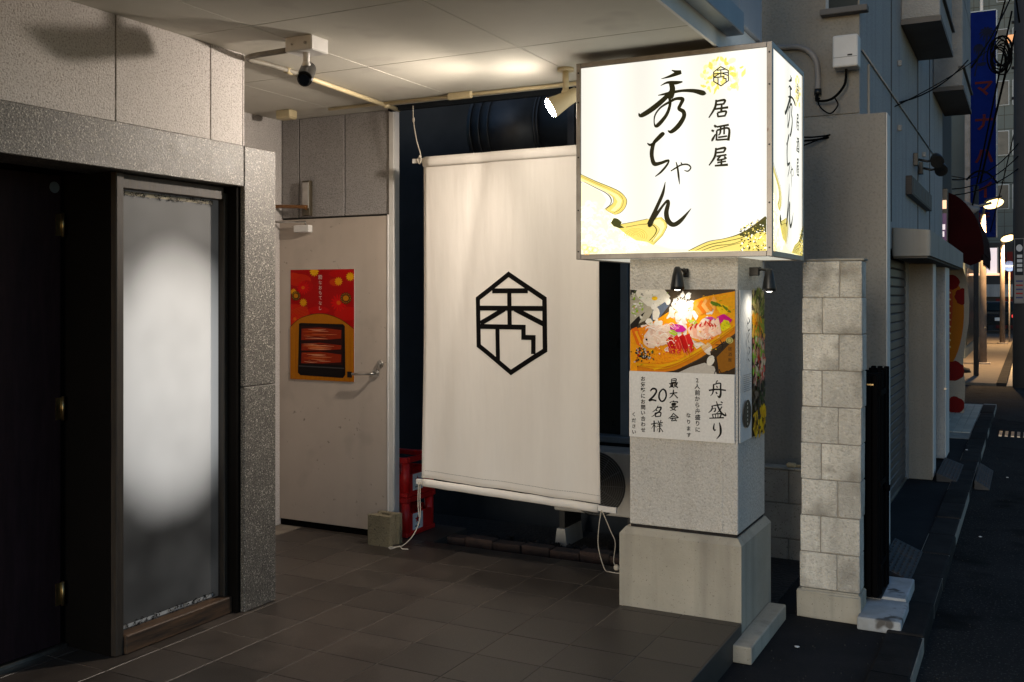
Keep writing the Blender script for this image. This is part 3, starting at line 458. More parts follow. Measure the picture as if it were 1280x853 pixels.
# door poster
dp = thing('food_poster','red and gold poster of grilled eel in a black lacquer box','poster',(-4.29,5.43,1.4))
MB().box(-4.562,-4.018,5.4298,5.4316,1.022,1.780).build('sheet', M['paper'], dp)
W_,H_=.544,.758; P=Print(frame((-4.562,5.4294,1.022),(1,0,0),(0,0,1)),(0,0,W_,H_))
def q(x,y): # poster picture coordinates (0..420 wide, 0..735 high from the top) to metres
    return (x/420*W_, H_-y/735*H_)
def qp(l): return [q(*a) for a in l]
RED=(.36,.012,.010); P.rect(0,0,W_,H_,RED)
def el(x,y,a,b,c,rot=0,n=18,wob=0): u,v=q(x,y); P.ell(u,v,a/420*W_,b/735*H_,c,rot,n,False,wob)
for x,y,a,b,c in ((60,70,80,42,(.50,.06,.015)),(10,40,50,22,(.52,.07,.02)),(350,30,95,28,(.45,.03,.015)),(300,85,40,25,(.5,.08,.02)),(20,290,110,60,(.50,.055,.02)),(380,290,90,45,(.46,.04,.016)),(190,270,70,25,(.46,.03,.014)),(110,110,42,40,(.42,.03,.015))): el(x,y,a,b,c)
for cx,cy,r in ((320,220,55),(85,120,45),(30,330,45)):
    for k in range(14):
        a=k*6.283/14; el(cx+r*.6*math.cos(a),cy+r*.6*math.sin(a),r*.36,r*.14,(.55,.03,.02),-a)
    el(cx,cy,r*.25,r*.25,(.60,.16,.03))
for x,y,r in ((160,12,30),(320,80,25),(395,50,26),(20,148,20),(88,220,24)):
    for k in range(12):
        a=k*6.283/12; el(x+r*.55*math.cos(a),y+r*.55*math.sin(a),r*.5,r*.22,(.72,.42,.03) if r>25 else (.68,.36,.07),-a,10)
for x,y,r in ((38,175,30),(368,190,36)):
    for k in range(14):
        a=k*6.283/14; el(x+r*.8*math.cos(a),y+r*.8*math.sin(a),r*.26,r*.17,(.02,.03,.02),-a,10)
        el(x+r*.8*math.cos(a),y+r*.8*math.sin(a),r*.13,r*.07,(.5,.30,.06),-a,8)
    el(x,y,r*.5,r*.5,(.55,.26,.03))
for y in range(250,370,10):
    P.brush([(*q(0,y+30),.0012),(*q(60,y+4),.0012),(*q(120,y-8),.0012)],(.60,.20,.05),3)
P.poly(qp([(0,735),(0,385),(30,350),(80,318),(140,300),(200,293),(260,300),(320,322),(375,355),(420,390),(420,735)]),(.42,.19,.028))
P.brush([(*q(0,385),.004),(*q(60,330),.004),(*q(140,300),.004),(*q(200,293),.004),(*q(260,300),.004),(*q(340,332),.004),(*q(420,390),.004)],(.06,.02,.01))
for i in range(26): x=i*16+8; P.brush([(*q(x,735),.004),(*q(x+random.uniform(-6,6),560),.006),(*q(x,400),.002)],(.46,.22,.04) if i%2 else (.37,.16,.02),3)
P.poly(qp([(60,362),(72,356),(350,360),(362,372),(366,690),(350,712),(70,706),(52,690)]),(.010,.006,.006))
P.poly(qp([(75,375),(345,380),(348,628),(72,628)]),(.035,.008,.006))
for y0,y1 in ((385,470),(485,540),(545,625)):
    P.poly(qp([(78,y0+10),(200,y0),(340,y0+14),(338,y1-16),(220,y1-4),(76,y1)]),(.26,.045,.018))
    for k in range(13):
        y=y0+12+(y1-y0-24)*k/12; x=random.uniform(80,150); x2=x+random.uniform(90,180)
        P.brush([(*q(x,y),.001),(*q((x+x2)/2,y+random.uniform(-4,4)),.004),(*q(min(x2,336),y+random.uniform(-3,3)),.001)],random.choice([(.52,.16,.07),(.62,.30,.17),(.13,.018,.01),(.40,.09,.035),(.70,.42,.28)]),4)
P.poly(qp([(58,640),(360,645),(358,652),(58,648)]),(.07,.06,.06))
P.rect(*q(378,706),*q(408,668),(.02,.018,.018))
for i,ch in enumerate('粋なおもてなし'): u,v=q(203,52+i*34); P.text(ch,u,v,.030 if i else .036,(.75,.68,.60))
P.tone=rich; P.build('print', M['print'], dp)
# concrete block door stop
cb_ = thing('concrete_block','small hollow concrete block holding the steel door open','block',(-3.69,5.30,0))
b=MB()
b.prism([(-3.775,5.245),(-3.605,5.245),(-3.605,5.275),(-3.622,5.285),(-3.622,5.345),(-3.605,5.355),(-3.605,5.385),(-3.775,5.385),(-3.775,5.355),(-3.758,5.345),(-3.758,5.285),(-3.775,5.275)],'z',.001,.150)
b.build('block_body', M['old_block'], cb_)
b=MB(); b.prism([(-3.775,5.245),(-3.605,5.245),(-3.605,5.275),(-3.622,5.285),(-3.622,5.290),(-3.758,5.290),(-3.758,5.285),(-3.775,5.275)],'z',.1502,.195)
b.prism([(-3.758,5.340),(-3.622,5.340),(-3.622,5.345),(-3.605,5.355),(-3.605,5.385),(-3.775,5.385),(-3.775,5.355),(-3.758,5.345)],'z',.1502,.195)
b.box(-3.75,-3.73,5.2905,5.3395,.1502,.193).box(-3.65,-3.63,5.2905,5.3395,.1502,.193)
b.build('block_rim', M['old_block'], cb_)
# beer crates
def crate(z, label):
    t=thing('beer_crate',label,'crate',(-3.84,5.69,z),'red crates beside the door')
    x0,x1,y0,y1,H=-4.02,-3.655,5.515,5.86,.262
    for X in (x0,x1):
        for Y in (y0,y1):
            MB().cyl((X+(.028 if X==x0 else -.028),Y+(.028 if Y==y0 else -.028),z+.01),(X+(.028 if X==x0 else -.028),Y+(.028 if Y==y0 else -.028),z+H-.03),.032,n=12).build('corner_post', M['red_pl'], t)
    for nm,(a,b_,c,d) in {'front':(x0+.03,x1-.03,y0,y0+.012),'rear':(x0+.03,x1-.03,y1-.012,y1),'left':(x0,x0+.012,y0+.03,y1-.03),'right':(x1-.012,x1,y0+.03,y1-.03)}.items():
        MB().box(a,b_,c,d,z+.02,z+.150,b=.003).build('side_panel', M['red_pl'], t)
    for zz0,zz1,e in ((H-.035,H,.006),(0,.03,.004)):
        r=MB(); r.box(x0-e,x1+e,y0-e,y0+.022,z+zz0,z+zz1,b=.004).box(x0-e,x1+e,y1-.022,y1+e,z+zz0,z+zz1,b=.004).box(x0-e,x0+.022,y0+.0225,y1-.0225,z+zz0,z+zz1,b=.004).box(x1-.022,x1+e,y0+.0225,y1-.0225,z+zz0,z+zz1,b=.004)
        r.build('rim', M['red_pl'], t)
    d=MB()
    for i in range(1,4): d.box(x0+.012,x1-.012,y0+i*.106-.002,y0+i*.106+.002,z+.03,z+.17)
    for i in range(1,3): d.box(x0+i*.12-.002,x0+i*.12+.002,y0+.012,y1-.012,z+.03,z+.168)
    d.box(x0+.012,x1-.012,y0+.013,y1-.013,z+.02,z+.03); d.build('bottle_grid', M['red_pl'], t)
    lb=Print(frame((x1+.001,5.585,z+.035),(0,1,0),(0,0,1))); lb.rect(0,0,.125,.11,(.72,.72,.74))
    pts=[]
    for k in range(10):
        a=math.pi/2+k*math.pi/5; rr=.030 if k%2==0 else .0125; pts.append((.058+rr*math.cos(a),.066+rr*math.sin(a)))
    lb.poly(pts,(.45,.015,.015)); 
    for k in range(6): lb.rect(.030+k*.0095,.016,.037+k*.0095,.026,(.05,.05,.06))
    lb.build('label', M['printmatt'], t)
crate(0.0,'red beer crate standing on the floor, lower of the two')
crate(.264,'red beer crate stacked on top of the other crate')
# ================================================================= CEILING FITTINGS
cd = thing('conduit','cream conduit running along the ceiling to the camera','conduit',(-3.6,4.6,2.80))
path=cr([(-3.13,3.79,2.795),(-3.28,3.78,2.79),(-3.46,3.81,2.795),(-3.535,3.90,2.805),(-3.53,4.03,2.808),(-3.53,4.3,2.808)],6)
MB().tube(path,.014,10).build('flexible_hose', pm('hose_grey',(.20,.18,.14),(.12,.11,.09),ns=12,rough=.6), cd)
MB().cyl((-3.53,4.14,2.808),(-3.64,5.40,2.808),.014,n=12).build('pipe', M['cream_pvc'], cd)
for t_ in (.02,.13,.85): a=Vector((-3.53,4.14,2.808)).lerp(Vector((-3.64,5.40,2.808)),t_); MB().cyl(a,a+Vector((-.0044,.05,0)),.0175,n=12).build('coupling', M['cream_pvc'], cd)
cd2 = thing('conduit','thin cream conduit along the ceiling edge above the banner','conduit',(-3,5.2,2.81))
MB().cyl((-4.05,5.20,2.814),(-1.40,5.215,2.814),.010,n=10).build('pipe', M['cream_pvc'], cd2)
MB().cyl((-3.6,5.255,2.8185),(-1.40,5.26,2.8185),.007,n=8).build('pipe', M['cream_pvc'], cd2)
MB().box(-3.13,-2.97,5.165,5.195,2.787,2.8275,b=.004).build('cover', M['cream_pvc'], cd2)
jb2 = thing('ceiling_junction_box','small cream junction box at the recess corner under the ceiling','junction box',(-4.35,5.15,2.8))
MB().box(-4.43,-4.31,5.12,5.20,2.775,2.8275,b=.006).build('box_body', M['cream_pvc'], jb2)
MB().box(-4.425,-4.315,5.125,5.195,2.769,2.7748,b=.002).build('lid', M['cream_pvc'], jb2)
# beam edge at the rear of the soffit
bm2 = thing('rear_beam','dark beam edge behind the soffit above the banner','beam',(-2.5,5.38,2.8))
MB().box(-3.70,-1.35,5.362,5.40,2.80,2.95).build('beam_face', M['navy'], bm2)
# security camera
sc_=thing('security_camera','white boxed bullet security camera hanging from the ceiling','camera',(-3.08,3.75,2.83))
b=MB().box(-3.145,-2.985,3.70,3.83,2.757,2.8275,b=.005); b.build('mount_box', M['white_paint'], sc_)
MB().cyl((-3.02,3.7,2.79),(-3.02,3.694,2.79),.008,n=8).build('screw', M['steel'], sc_); MB().cyl((-3.10,3.7,2.79),(-3.10,3.694,2.79),.004,n=8).build('screw', M['steel'], sc_)
MB().cyl((-3.06,3.755,2.757),(-3.06,3.755,2.70),.016,n=14).sphere((-3.06,3.755,2.70),.021,14).build('stem', M['white_paint'], sc_)
A=Vector((-3.10,3.82,2.690)); B=Vector((-3.005,3.675,2.610)); dv=(B-A).normalized()
MB().tube([A,A+dv*.01,B-dv*.02,B],[.030,.036,.036,.034],18).build('camera_body', M['black'], sc_)
MB().tube([B,B+dv*.012],[.030,.026],18).build('lens', pm('camera_lens',(.004,.004,.005),(.003,.003,.004),ns=5,rough=.08,spec=.9), sc_)
s=MB().tube([A+Vector((0,0,.006)),B+dv*.02+Vector((0,0,.006))],[.0385,.0385],18,caps=False)
bmesh.ops.delete(s.bm, geom=[f for f in s.bm.faces if (f.calc_center_median()-((A+B)/2)).z<.004], context='FACES'); s.build('sun_shield', M['black'], sc_)
# ceiling spot lamp
sl=thing('ceiling_spotlight','lit cream spotlight on the ceiling beside the box sign','spotlight',(-2.223,4.897,2.828))
MB().cyl((-2.223,4.897,2.8275),(-2.223,4.897,2.812),.045,n=20).build('ceiling_plate', M['cream_pvc'], sl)
MB().cyl((-2.223,4.897,2.812),(-2.223,4.897,2.70),.017,n=14).sphere((-2.223,4.897,2.695),.024,14).build('stem', M['cream_pvc'], sl)
ld=Vector((-.78,-.42,-.50)).normalized(); fc=Vector((-2.292,4.862,2.615)); 
MB().tube([fc-ld*.17,fc-ld*.16,fc-ld*.09,fc-ld*.005,fc-ld*.0],[.022,.036,.042,.057,.058],20).build('lamp_hood', M['cream_pvc'], sl)
MB().tube([fc-ld*.0,fc+ld*.010,fc+ld*.016],[.050,.050,.034],20).build('bulb', M['bulb'], sl)
MB().tube([(-2.223,4.897,2.69),fc-ld*.10],.012,10).build('bracket', M['cream_pvc'], sl)
L_=bpy.data.lights.new('spot_beam','SPOT'); L_.energy=SPOT_W; L_.spot_size=math.radians(135); L_.spot_blend=1.0; L_.shadow_soft_size=.035; L_.color=(1.0,.87,.74)
lo=bpy.data.objects.new('spot_beam',L_); COL.objects.link(lo); lo.parent=sl; lo.location=fc+ld*.05-ORG[sl.name]; lo.rotation_euler=ld.to_track_quat('-Z','Y').to_euler()
# ================================================================= HANGING BANNER
bn = thing('hanging_banner','tall white canvas banner with a black hexagonal crest','banner',(-2.8,5.3,.4))
def bx(s_,t_):  # s across, t up; world position of the cloth
    X=-3.392+s_*1.197+(.012*(1-t_))*(1-2*s_)*0; z0=.455-.048*s_; z1=2.474+.003*s_
    Y=5.30+.016*math.sin(s_*5.1+t_*2.3)*(.2+t_*(1-t_)*2)+.009*math.sin(s_*15+t_*4)*(.25+.75*(1-t_))*(1-.6*t_)+.004*math.sin(s_*31-t_*9)*(1-t_)**2+.012*math.exp(-((s_-t_*.3-.06)/.05)**2)*t_
    X+= (-.010*t_+.012*(1-t_))*(1 if s_<.5 else -1)*abs(1-2*s_)*-.6
    return Vector((X,Y,z0+(z1-z0)*t_))
NS,NT=48,72; bmx=MB(); g=[[bmx.bm.verts.new(bx(i/NS,j/NT)) for i in range(NS+1)] for j in range(NT+1)]
for j in range(NT):
    for i in range(NS):
        f=bmx.bm.faces.new((g[j][i],g[j][i+1],g[j+1][i+1],g[j+1][i])); f.smooth=True
co=bmx.build('cloth', M['cloth'], bn); so=co.modifiers.new('thick','SOLIDIFY'); so.thickness=.0015; so.offset=1
# crest printed on the cloth, following its surface
cx,cz,ch=ART['emb_ban']; 
def onb(u,v):
    X=cx+u; z=cz+v; s_=(X+3.392)/1.197; z0=.455-.048*s_; z1=2.474+.003*s_
    return Vector((X,bx(s_,(z-z0)/(z1-z0)).y-.0016,z))
P=Print(frame((cx,5.2985,cz),(1,0,0),(0,0,1))); wv=33/333*ch
for i,sg in enumerate(ART['emb']): P.line([(x*ch,y*ch) for x,y in sg], wv if i==0 else wv*1.02, (.010,.009,.009), closed=(i==0))
# subdivide long quads so the print can follow the folds
vv,ff=[],[]
for f in P.f:
    a,b_,c_,d_=[P.v[i] for i in f]; n=max(1,int((Vector(a)-Vector(d_)).length/.03))
    for k in range(n):
        e0,e1=k/n,(k+1)/n; qd=[Vector(a).lerp(d_,e0),Vector(b_).lerp(c_,e0),Vector(b_).lerp(c_,e1),Vector(a).lerp(d_,e1)]
        bi=len(vv); vv+=[onb(p_.x-cx,p_.z-cz)+Vector((0,p_.y-5.2985,0)) for p_ in qd]; ff.append([bi,bi+1,bi+2,bi+3])
me=bpy.data.meshes.new('crest'); me.from_pydata([tuple(v-ORG[bn.name]) for v in vv],[],ff); me.materials.append(M['ink'])
eo=bpy.data.objects.new('crest',me); COL.objects.link(eo); eo.parent=bn; ORG[eo.name]=ORG[bn.name].copy()
# hems and rods
MB().box(-3.47,-2.10,5.297,5.313,2.438,2.466,b=.002).build('top_rod', M['white_paint'], bn)
hem=MB(); hem.tube([bx(i/20,1.0)+Vector((0,-.0035,-.03)) for i in range(21)],[.014]*21,10)
for v in hem.bm.verts: v.co.z=2.448+(v.co.z-2.448)*2.2
hem.build('top_hem', M['cloth'], bn)
tl=Vector((-3.425,5.297,.432)); tr=Vector((-2.065,5.297,.378)); dr=(tr-tl)
bt=MB().box(-3.435,-2.085,5.285,5.303,.415,.447,b=.002); bt.rot((-2.8,5.297,.43),'Y',2.2); bmesh.ops.translate(bt.bm,vec=(0,0,-.025),verts=bt.bm.verts); bt.build('bottom_rod', M['white_paint'], bn)
hb=MB(); pts=[Vector((-3.387+1.19*i/24,5.294,.448-.046*i/24-.022+.0008*math.sin(i*1.3))) for i in range(25)]; hb.tube(pts,[.024+.0006*math.sin(i*2.1) for i in range(25)],14)
for v in hb.bm.verts: v.co.y=5.294+(v.co.y-5.294)*.75
hb.build('bottom_hem', M['cloth'], bn)
stt=MB(); 
for i in range(120): 
    X=-3.375+i*.0099; s_=(X+3.392)/1.197; z=.50-.048*s_; yb=bx(s_,.03).y; stt.box(X,X+.006,yb-.003,yb-.002,z,z+.0022)
stuff(stt.build('stitching', M['joint'], bn))
def rope(name,label,pts,r=.0035):
    t=thing(name,label,'rope',pts[0]); MB().tube(cr(pts,5),r,7).build('cord', M['rope'], t); return t
r1=rope('rope','short rope tying the banner top to the ceiling conduit',[(-3.455,5.285,2.80),(-3.452,5.286,2.70),(-3.43,5.288,2.58),(-3.40,5.290,2.48),(-3.41,5.291,2.432),(-3.428,5.293,2.46),(-3.40,5.292,2.478)])
MB().sphere((-3.452,5.286,2.71),.009,10,(1,1,2)).sphere((-3.405,5.288,2.475),.010,10).build('knot', M['rope'], r1)
r2=rope('rope','loose rope hanging from the banner rod beside the red crates',[(-3.402,5.285,.43),(-3.40,5.28,.33),(-3.398,5.275,.20),(-3.43,5.25,.10),(-3.50,5.24,.03),(-3.56,5.25,.010),(-3.60,5.23,.008),(-3.57,5.21,.006),(-3.53,5.24,.02),(-3.505,5.24,.007),(-3.47,5.25,.007)])
MB().tube(cr([(-3.412,5.283,.43),(-3.415,5.28,.30),(-3.402,5.275,.21)],5),.0033,7).build('strand', M['rope'], r2)
r3=rope('rope','long rope loop dangling from the banner rod by the pillar',[(-2.175,5.285,.375),(-2.19,5.285,.28),(-2.20,5.30,.16),(-2.175,5.33,.03),(-2.15,5.36,.006),(-2.08,5.36,.006),(-2.03,5.40,.006)],.003)
MB().tube(cr([(-2.172,5.285,.375),(-2.12,5.29,.26),(-2.10,5.31,.19),(-2.13,5.36,.07),(-2.12,5.38,.04)],5),.0028,7).build('strand', M['rope'], r3)
MB().sphere((-2.12,5.38,.03),.018,10).build('knot', M['rope'], r3)
# ================================================================= ALLEY BEHIND
nw = thing('shaded_alley_wall','unlit alley wall behind the banner, its shade painted dark navy','wall',(-3.4,6.7,-.12))  # neighbour's wall in shade, the darkness painted as its colour
MB().box(-5.2,-2.86,6.70,6.88,-.12,3.6).build('wall_face', M['navy'], nw)
MB().box(-2.86,-1.95,6.70,6.88,-.12,.55).build('wall_base', M['navy'], nw)
MB().box(-2.86,-1.95,6.70,6.88,2.05,3.6).build('wall_head', M['navy'], nw)
MB().box(-4.2,-2.87,6.665,6.699,2.06,2.085).build('ledge', M['navy'], nw)
wn_=thing('alley_window','narrow dark window with blue-grey frame between banner and pillar','window',(-2.5,6.7,.55))
MB().box(-2.85,-1.96,6.74,6.75,.60,2.05).build('pane', M['glassdark'], wn_)
MB().box(-2.86,-2.80,6.69,6.74,.60,2.05,b=.003).build('frame_post', M['winframe'], wn_)
MB().box(-2.60,-2.545,6.67,6.739,.60,2.05,b=.003).build('frame_post', M['winframe'], wn_)
MB().box(-2.543,-2.50,6.69,6.739,.60,2.05,b=.003).build('frame_post', M['winframe'], wn_)
MB().box(-2.87,-1.94,6.62,6.739,.552,.598,b=.004).build('sill', M['winframe'], wn_)
ac=thing('air_conditioner','grey outdoor air conditioner unit with round fan grille in the alley','air conditioner',(-2.6,6.4,-.05))
MB().box(-2.93,-2.18,6.255,6.53,.115,.545,b=.012,seg=2).build('housing', M['ac'], ac)
fcx,fcz,fr=-2.62,.325,.208
MB().tube([(fcx,6.2545,fcz),(fcx,6.2495,fcz)],[fr+.012,fr+.006],40).build('fan_opening', M['black'], ac)
gr=MB()
for k in range(1,15):
    r=fr*k/14; pts=[(fcx+r*math.cos(a),6.240+.006*(k/14)**2,fcz+r*math.sin(a)) for a in [i*math.pi/20 for i in range(41)]]; gr.tube(pts,.0016,5,caps=False)
for k in range(12):
    a=k*math.pi/6; gr.tube([(fcx+.02*math.cos(a),6.242,fcz+.02*math.sin(a)),(fcx+fr*math.cos(a+.5),6.246,fcz+fr*math.sin(a+.5))],.0018,5)
stuff(gr.build('fan_grille', pm('grille_wire',(.16,.17,.17),(.12,.12,.12),ns=9,rough=.45,metal=.4), ac))
fb=MB()
for k in range(3):
    a=k*2.094; fb.prism([(fcx+r_*math.cos(a+w_),fcz+r_*math.sin(a+w_)) for r_,w_ in ((.03,-.5),(.17,-.35),(.185,.2),(.17,.55),(.03,.5))],'y',6.2475,6.2485)
fb.build('fan_blade', M['black'], ac)
for x0 in (-2.86,-2.36):
    MB().prism([(x0-.045,-.118),(x0+.045,-.118),(x0+.030,.0),(x0-.030,.0)],'y',6.22,6.50).build('foot_block', M['ac'], ac)
    MB().box(x0-.02,x0+.02,6.24,6.52,.0002,.114).build('foot', M['black'], ac)
du=thing('ventilation_duct','large dark metal ventilation duct behind the top of the banner','duct',(-3.0,6.35,2.7))
MB().cyl((-3.52,6.35,2.78),(-2.98,6.35,2.78),.285,n=36).build('duct_section', M['duct'], du)
MB().cyl((-2.97,6.35,2.78),(-1.9,6.35,2.78),.280,n=36).build('duct_section', M['duct'], du)
for X in (-3.50,-3.43,-3.36,-3.0,-2.975): MB().cyl((X,6.35,2.78),(X+.012,6.35,2.78),.293,n=36).build('duct_ring', M['duct'], du)
for X in (-2.72,-2.64): MB().box(X,X+.05,6.02,6.05,2.2,3.4).build('hanger', M['duct'], du)
# ================================================================= PILLAR
pl=thing('entrance_pillar','square stippled plaster pillar on a concrete base carrying the sign','pillar',(-1.56,5.13,0))
MB().box(-1.843,-1.277,4.862,5.42,.42,2.828,b=.006,seg=2).build('shaft', M['plaster'], pl)
MB().box(-1.368,-1.352,4.8585,4.8625,.425,1.84,b=.001).build('seam_strip', M['plaster'], pl)
b=MB(); b.prism([(-1.888,4.832),(-1.252,4.832),(-1.252,5.455),(-1.888,5.455)],'z',-.13,.372); b.build('base', M['conc'], pl)
b=MB(); lo=[(-1.888,4.832),(-1.252,4.832),(-1.252,5.455),(-1.888,5.455)]; hi=[(-1.862,4.856),(-1.276,4.856),(-1.276,5.43),(-1.862,5.43)]
A=[b.bm.verts.new((x,y_,.3722)) for x,y_ in lo]; B=[b.bm.verts.new((x,y_,.405)) for x,y_ in hi]
b.bm.faces.new(A); b.bm.faces.new(B)
for i in range(4): b.bm.faces.new((A[i],A[(i+1)%4],B[(i+1)%4],B[i]))
b.build('base_chamfer', M['conc'], pl)
MB().box(-1.838,-1.284,4.868,5.415,.4052,.4198).build('base_joint', M['soil'], pl)
pk=thing('plinth_kerb','short white-streaked concrete kerb at the foot of the pillar','kerb block',(-1.2,5.1,-.13))
MB().box(-1.2515,-1.158,4.655,5.40,-.133,-.05,b=.007,seg=2).build('kerb_block', M['conc'], pk)
# ------------------------------------------------------------- box sign
sg=thing('box_sign','large lit white box sign with brush lettering and gold waves','sign',(-1.56,5.02,1.78))
X0,X1,Y0,Y1,Z0,Z1=-2.057,-1.063,4.66,5.39,1.785,2.785; fw_=.026
m=MB()
fr_=MB()
for (x,y_) in ((X0,Y0),(X1-fw_,Y0),(X0,Y1-fw_),(X1-fw_,Y1-fw_)): MB().box(x,x+fw_,y_,y_+fw_,Z0,Z1,b=.002).build('frame_post', M['alu'], sg)
for z in (Z0,Z1-fw_):
    for y_ in (Y0,Y1-fw_): MB().box(X0+fw_+.0004,X1-fw_-.0004,y_+.0006,y_+fw_,z,z+fw_,b=.002).build('frame_rail', M['alu'], sg)
    for x in (X0,X1-fw_): MB().box(x+.0006,x+fw_-.0006,Y0+fw_+.0004,Y1-fw_-.0004,z,z+fw_,b=.002).build('frame_rail', M['alu'], sg)
def flat(name, mat, *pts): o=MB().quad(*pts).build(name, mat, sg); return o
fz0,fz1=Z0+fw_,Z1-fw_
MB().box(X0+fw_,X1-fw_,Y0+.006,Y0+.010,fz0,fz1).build('front_panel', M['sign_face'], sg)
MB().box(X1-.010,X1-.006,Y0+fw_,Y1-fw_,fz0,fz1).build('side_panel', M['sign_face'], sg)
MB().box(X0+.006,X0+.010,Y0+fw_,Y1-fw_,fz0,fz1).build('side_panel', M['sign_face'], sg)
MB().box(X0+fw_,X1-fw_,Y1-.010,Y1-.006,fz0,fz1).build('rear_panel', M['white_paint'], sg)
MB().box(X0+.012,X1-.012,Y0+.012,4.858,Z1-.012,Z1-.006).build('top_panel', M['alu'], sg)
MB().box(X0+.02,X1-.02,Y0+.02,4.858,Z0+.006,Z0+.010).box(X0+.02,-1.846,4.8585,Y1-.02,Z0+.006,Z0+.010).box(-1.274,X1-.02,4.8585,Y1-.02,Z0+.006,Z0+.010).build('bottom_panel', M['sign_bot'], sg)
sw=MB()
for (x,y_) in ((X0+.013,Y0-.0005),(X1-.013,Y0-.0005)):
    for z in (Z0+.04,Z0+.25,Z0+.52,Z0+.8,Z1-.05): sw.cyl((x,y_+.001,z),(x,y_-.002,z),.0045,n=8)
stuff(sw.build('screw', M['black'], sg))
def art(Fr, su):
    P=Print(Fr); A_=ART; w=A_['w']; GOLD=(.74,.60,.15); GOLD2=(.88,.77,.36); PALE=(.96,.90,.60); INK=(.018,.016,.006); DG=(.05,.05,.012)
    f=lambda l:[(a[0]*su,a[1]) for a in l]; fb=lambda l:[(a[0]*su,a[1],a[2]*(.5+.5*su)) for a in l]
    P.poly(f([(.026,.027),(.968,.027),(.968,.034),(.6,.04),(.3,.05),(.026,.06)]),(.98,.93,.60))  # yellow strip paints a glow along the bottom edge
    P.poly(f(w['cloud']),PALE)
    rs=random.Random(3)
    for i in range(170):
        u=.03+rs.random()*.34; v=.03+rs.random()*(.27-.55*max(0,u-.06))
        r=.010+rs.random()*.014
        P.brush([((u-r)*su,v,.001),((u-r*.5)*su,v+r*.8,.0035),((u+r*.5)*su,v+r*.8,.0035),((u+r)*su,v,.001)],rs.choice([(1,.99,.90),(1,1,.95),(.97,.92,.62),(.98,.95,.75)]),3)
    for k in ('w1','w2','w3'): P.poly(f(w[k]),GOLD)
    for k in ('w1b','w2b'): P.poly(f(w[k]),GOLD2)
    P.poly(f(w['w3d']),(.06,.06,.015))
    for i in range(190):
        u=.84+rs.random()*.125; top=.10+(u-.84)*.5; v=.03+rs.random()*top
        P.ell(u*su,v,.0015+rs.random()*.005,.0012+rs.random()*.0035,rs.choice([DG,DG,(.03,.03,.01),GOLD,(.98,.95,.8),(.75,.60,.10)]),rs.random()*3,7,False,.3)
    for i,l in enumerate(A_['wl']): P.brush(fb(l),(.07,.06,.015) if i<12 else (.45,.36,.06),5,.85)
    P.poly(f(w['blot']),DG)
    for cx_,cy_ in ((.048,.062),(.078,.05),(.105,.046),(.060,.038)):
        for r in (.020,.014): P.line(f([(cx_+r*math.cos(a),cy_+r*.85*math.sin(a)) for a in [i*math.pi/3 for i in range(7)]]),.0016,(.85,.45,.06),True)
    # gold splash behind the crest
    ex,ey,eh=A_['emb_sign']
    for i in range(60):
        a=rs.random()*6.28; d=rs.random()**.6*.105; 
        P.ell((ex+d*1.05*math.cos(a))*su,ey+d*.85*math.sin(a),(.006+rs.random()*.016)*su,.004+rs.random()*.010,rs.choice([(.92,.78,.22),(.96,.86,.40),(.88,.70,.14),(.97,.90,.52)]),rs.random()*3,8,False,.35)
    for i,l in enumerate(A_['emb']): P.line([((ex+x*eh)*su,ey+y_*eh) for x,y_ in l],.0052*(.5+.5*su),INK,i==0)
    for l in A_['hide']: P.brush(fb(l),INK,8,1.35)
    for l in A_['iza']: P.brush(fb(l),INK,5,1.5)
    return P
art(frame((X0,Y0+.0055,Z0),(1,0,0),(0,0,1)),1.0).build('front_lettering', M['printlit'], sg)
art(frame((X1-.0055,Y0,Z0),(0,1,0),(0,0,1)),(Y1-Y0)/(X1-X0)).build('side_lettering', M['printlit'], sg)
# ------------------------------------------------------------- pillar posters
pf=thing('sashimi_poster','poster of a boat-shaped sashimi platter with brush lettering, pillar front','poster',(-1.56,4.86,1.25))
px0,px1,pz0,pz1=-1.836,-1.288,.875,1.632
MB().box(px0,px1,4.8530,4.8578,pz0,pz1,b=.0008).build('board', M['paper'], pf)
PW,PH=px1-px0,pz1-pz0; P=Print(frame((px0,4.8526,pz0),(1,0,0),(0,0,1)),(0,0,PW,PH)); ph0=.337; PICH=PH-ph0
def q(x,y):  # picture coordinates 0..890 across, 0..700 down
    return (x/890*PW, PH-y/700*PICH)
def qp(l): return [q(*a) for a in l]
def el(x,y,a,b,c,rot=0,n=16,wob=.0): u,v=q(x,y); P.ell(u,v,a/890*PW,b/700*PICH,c,-rot,n,False,wob)
def br(l,c,w=6): P.brush([(*q(x,y),w/890*PW) for x,y in l],c,4)
P.rect(0,ph0,PW,PH,(.09,.07,.05))
rs=random.Random(11)
P.poly(qp([(0,0),(200,0),(240,120),(160,250),(60,300),(0,300)]),(.50,.47,.40))
P.poly(qp([(40,0),(300,0),(350,60),(310,110),(240,160),(150,140),(60,60)]),(.80,.77,.70)); el(215,75,26,18,(.85,.60,.12)); el(200,25,70,22,(.88,.85,.78))
P.poly(qp([(200,170),(345,80),(350,120),(250,250),(175,270)]),(.17,.20,.26))
P.poly(qp([(0,0),(60,5),(40,40),(0,45)]),(.03,.03,.03)); P.poly(qp([(0,300),(60,240),(130,190),(80,280),(60,330),(0,360)]),(.025,.02,.018))
for i in range(30): el(rs.uniform(0,110),rs.uniform(30,240),rs.uniform(5,20),rs.uniform(4,12),rs.choice([(.75,.73,.66),(.35,.5,.12),(.7,.35,.1),(.3,.3,.28),(.8,.8,.75)]),rs.uniform(0,3),8,.3)
P.poly(qp([(0,350),(130,320),(400,150),(640,60),(890,15),(890,330),(600,560),(380,650),(230,700),(0,700)]),(.82,.42,.02))  # boat hull inside
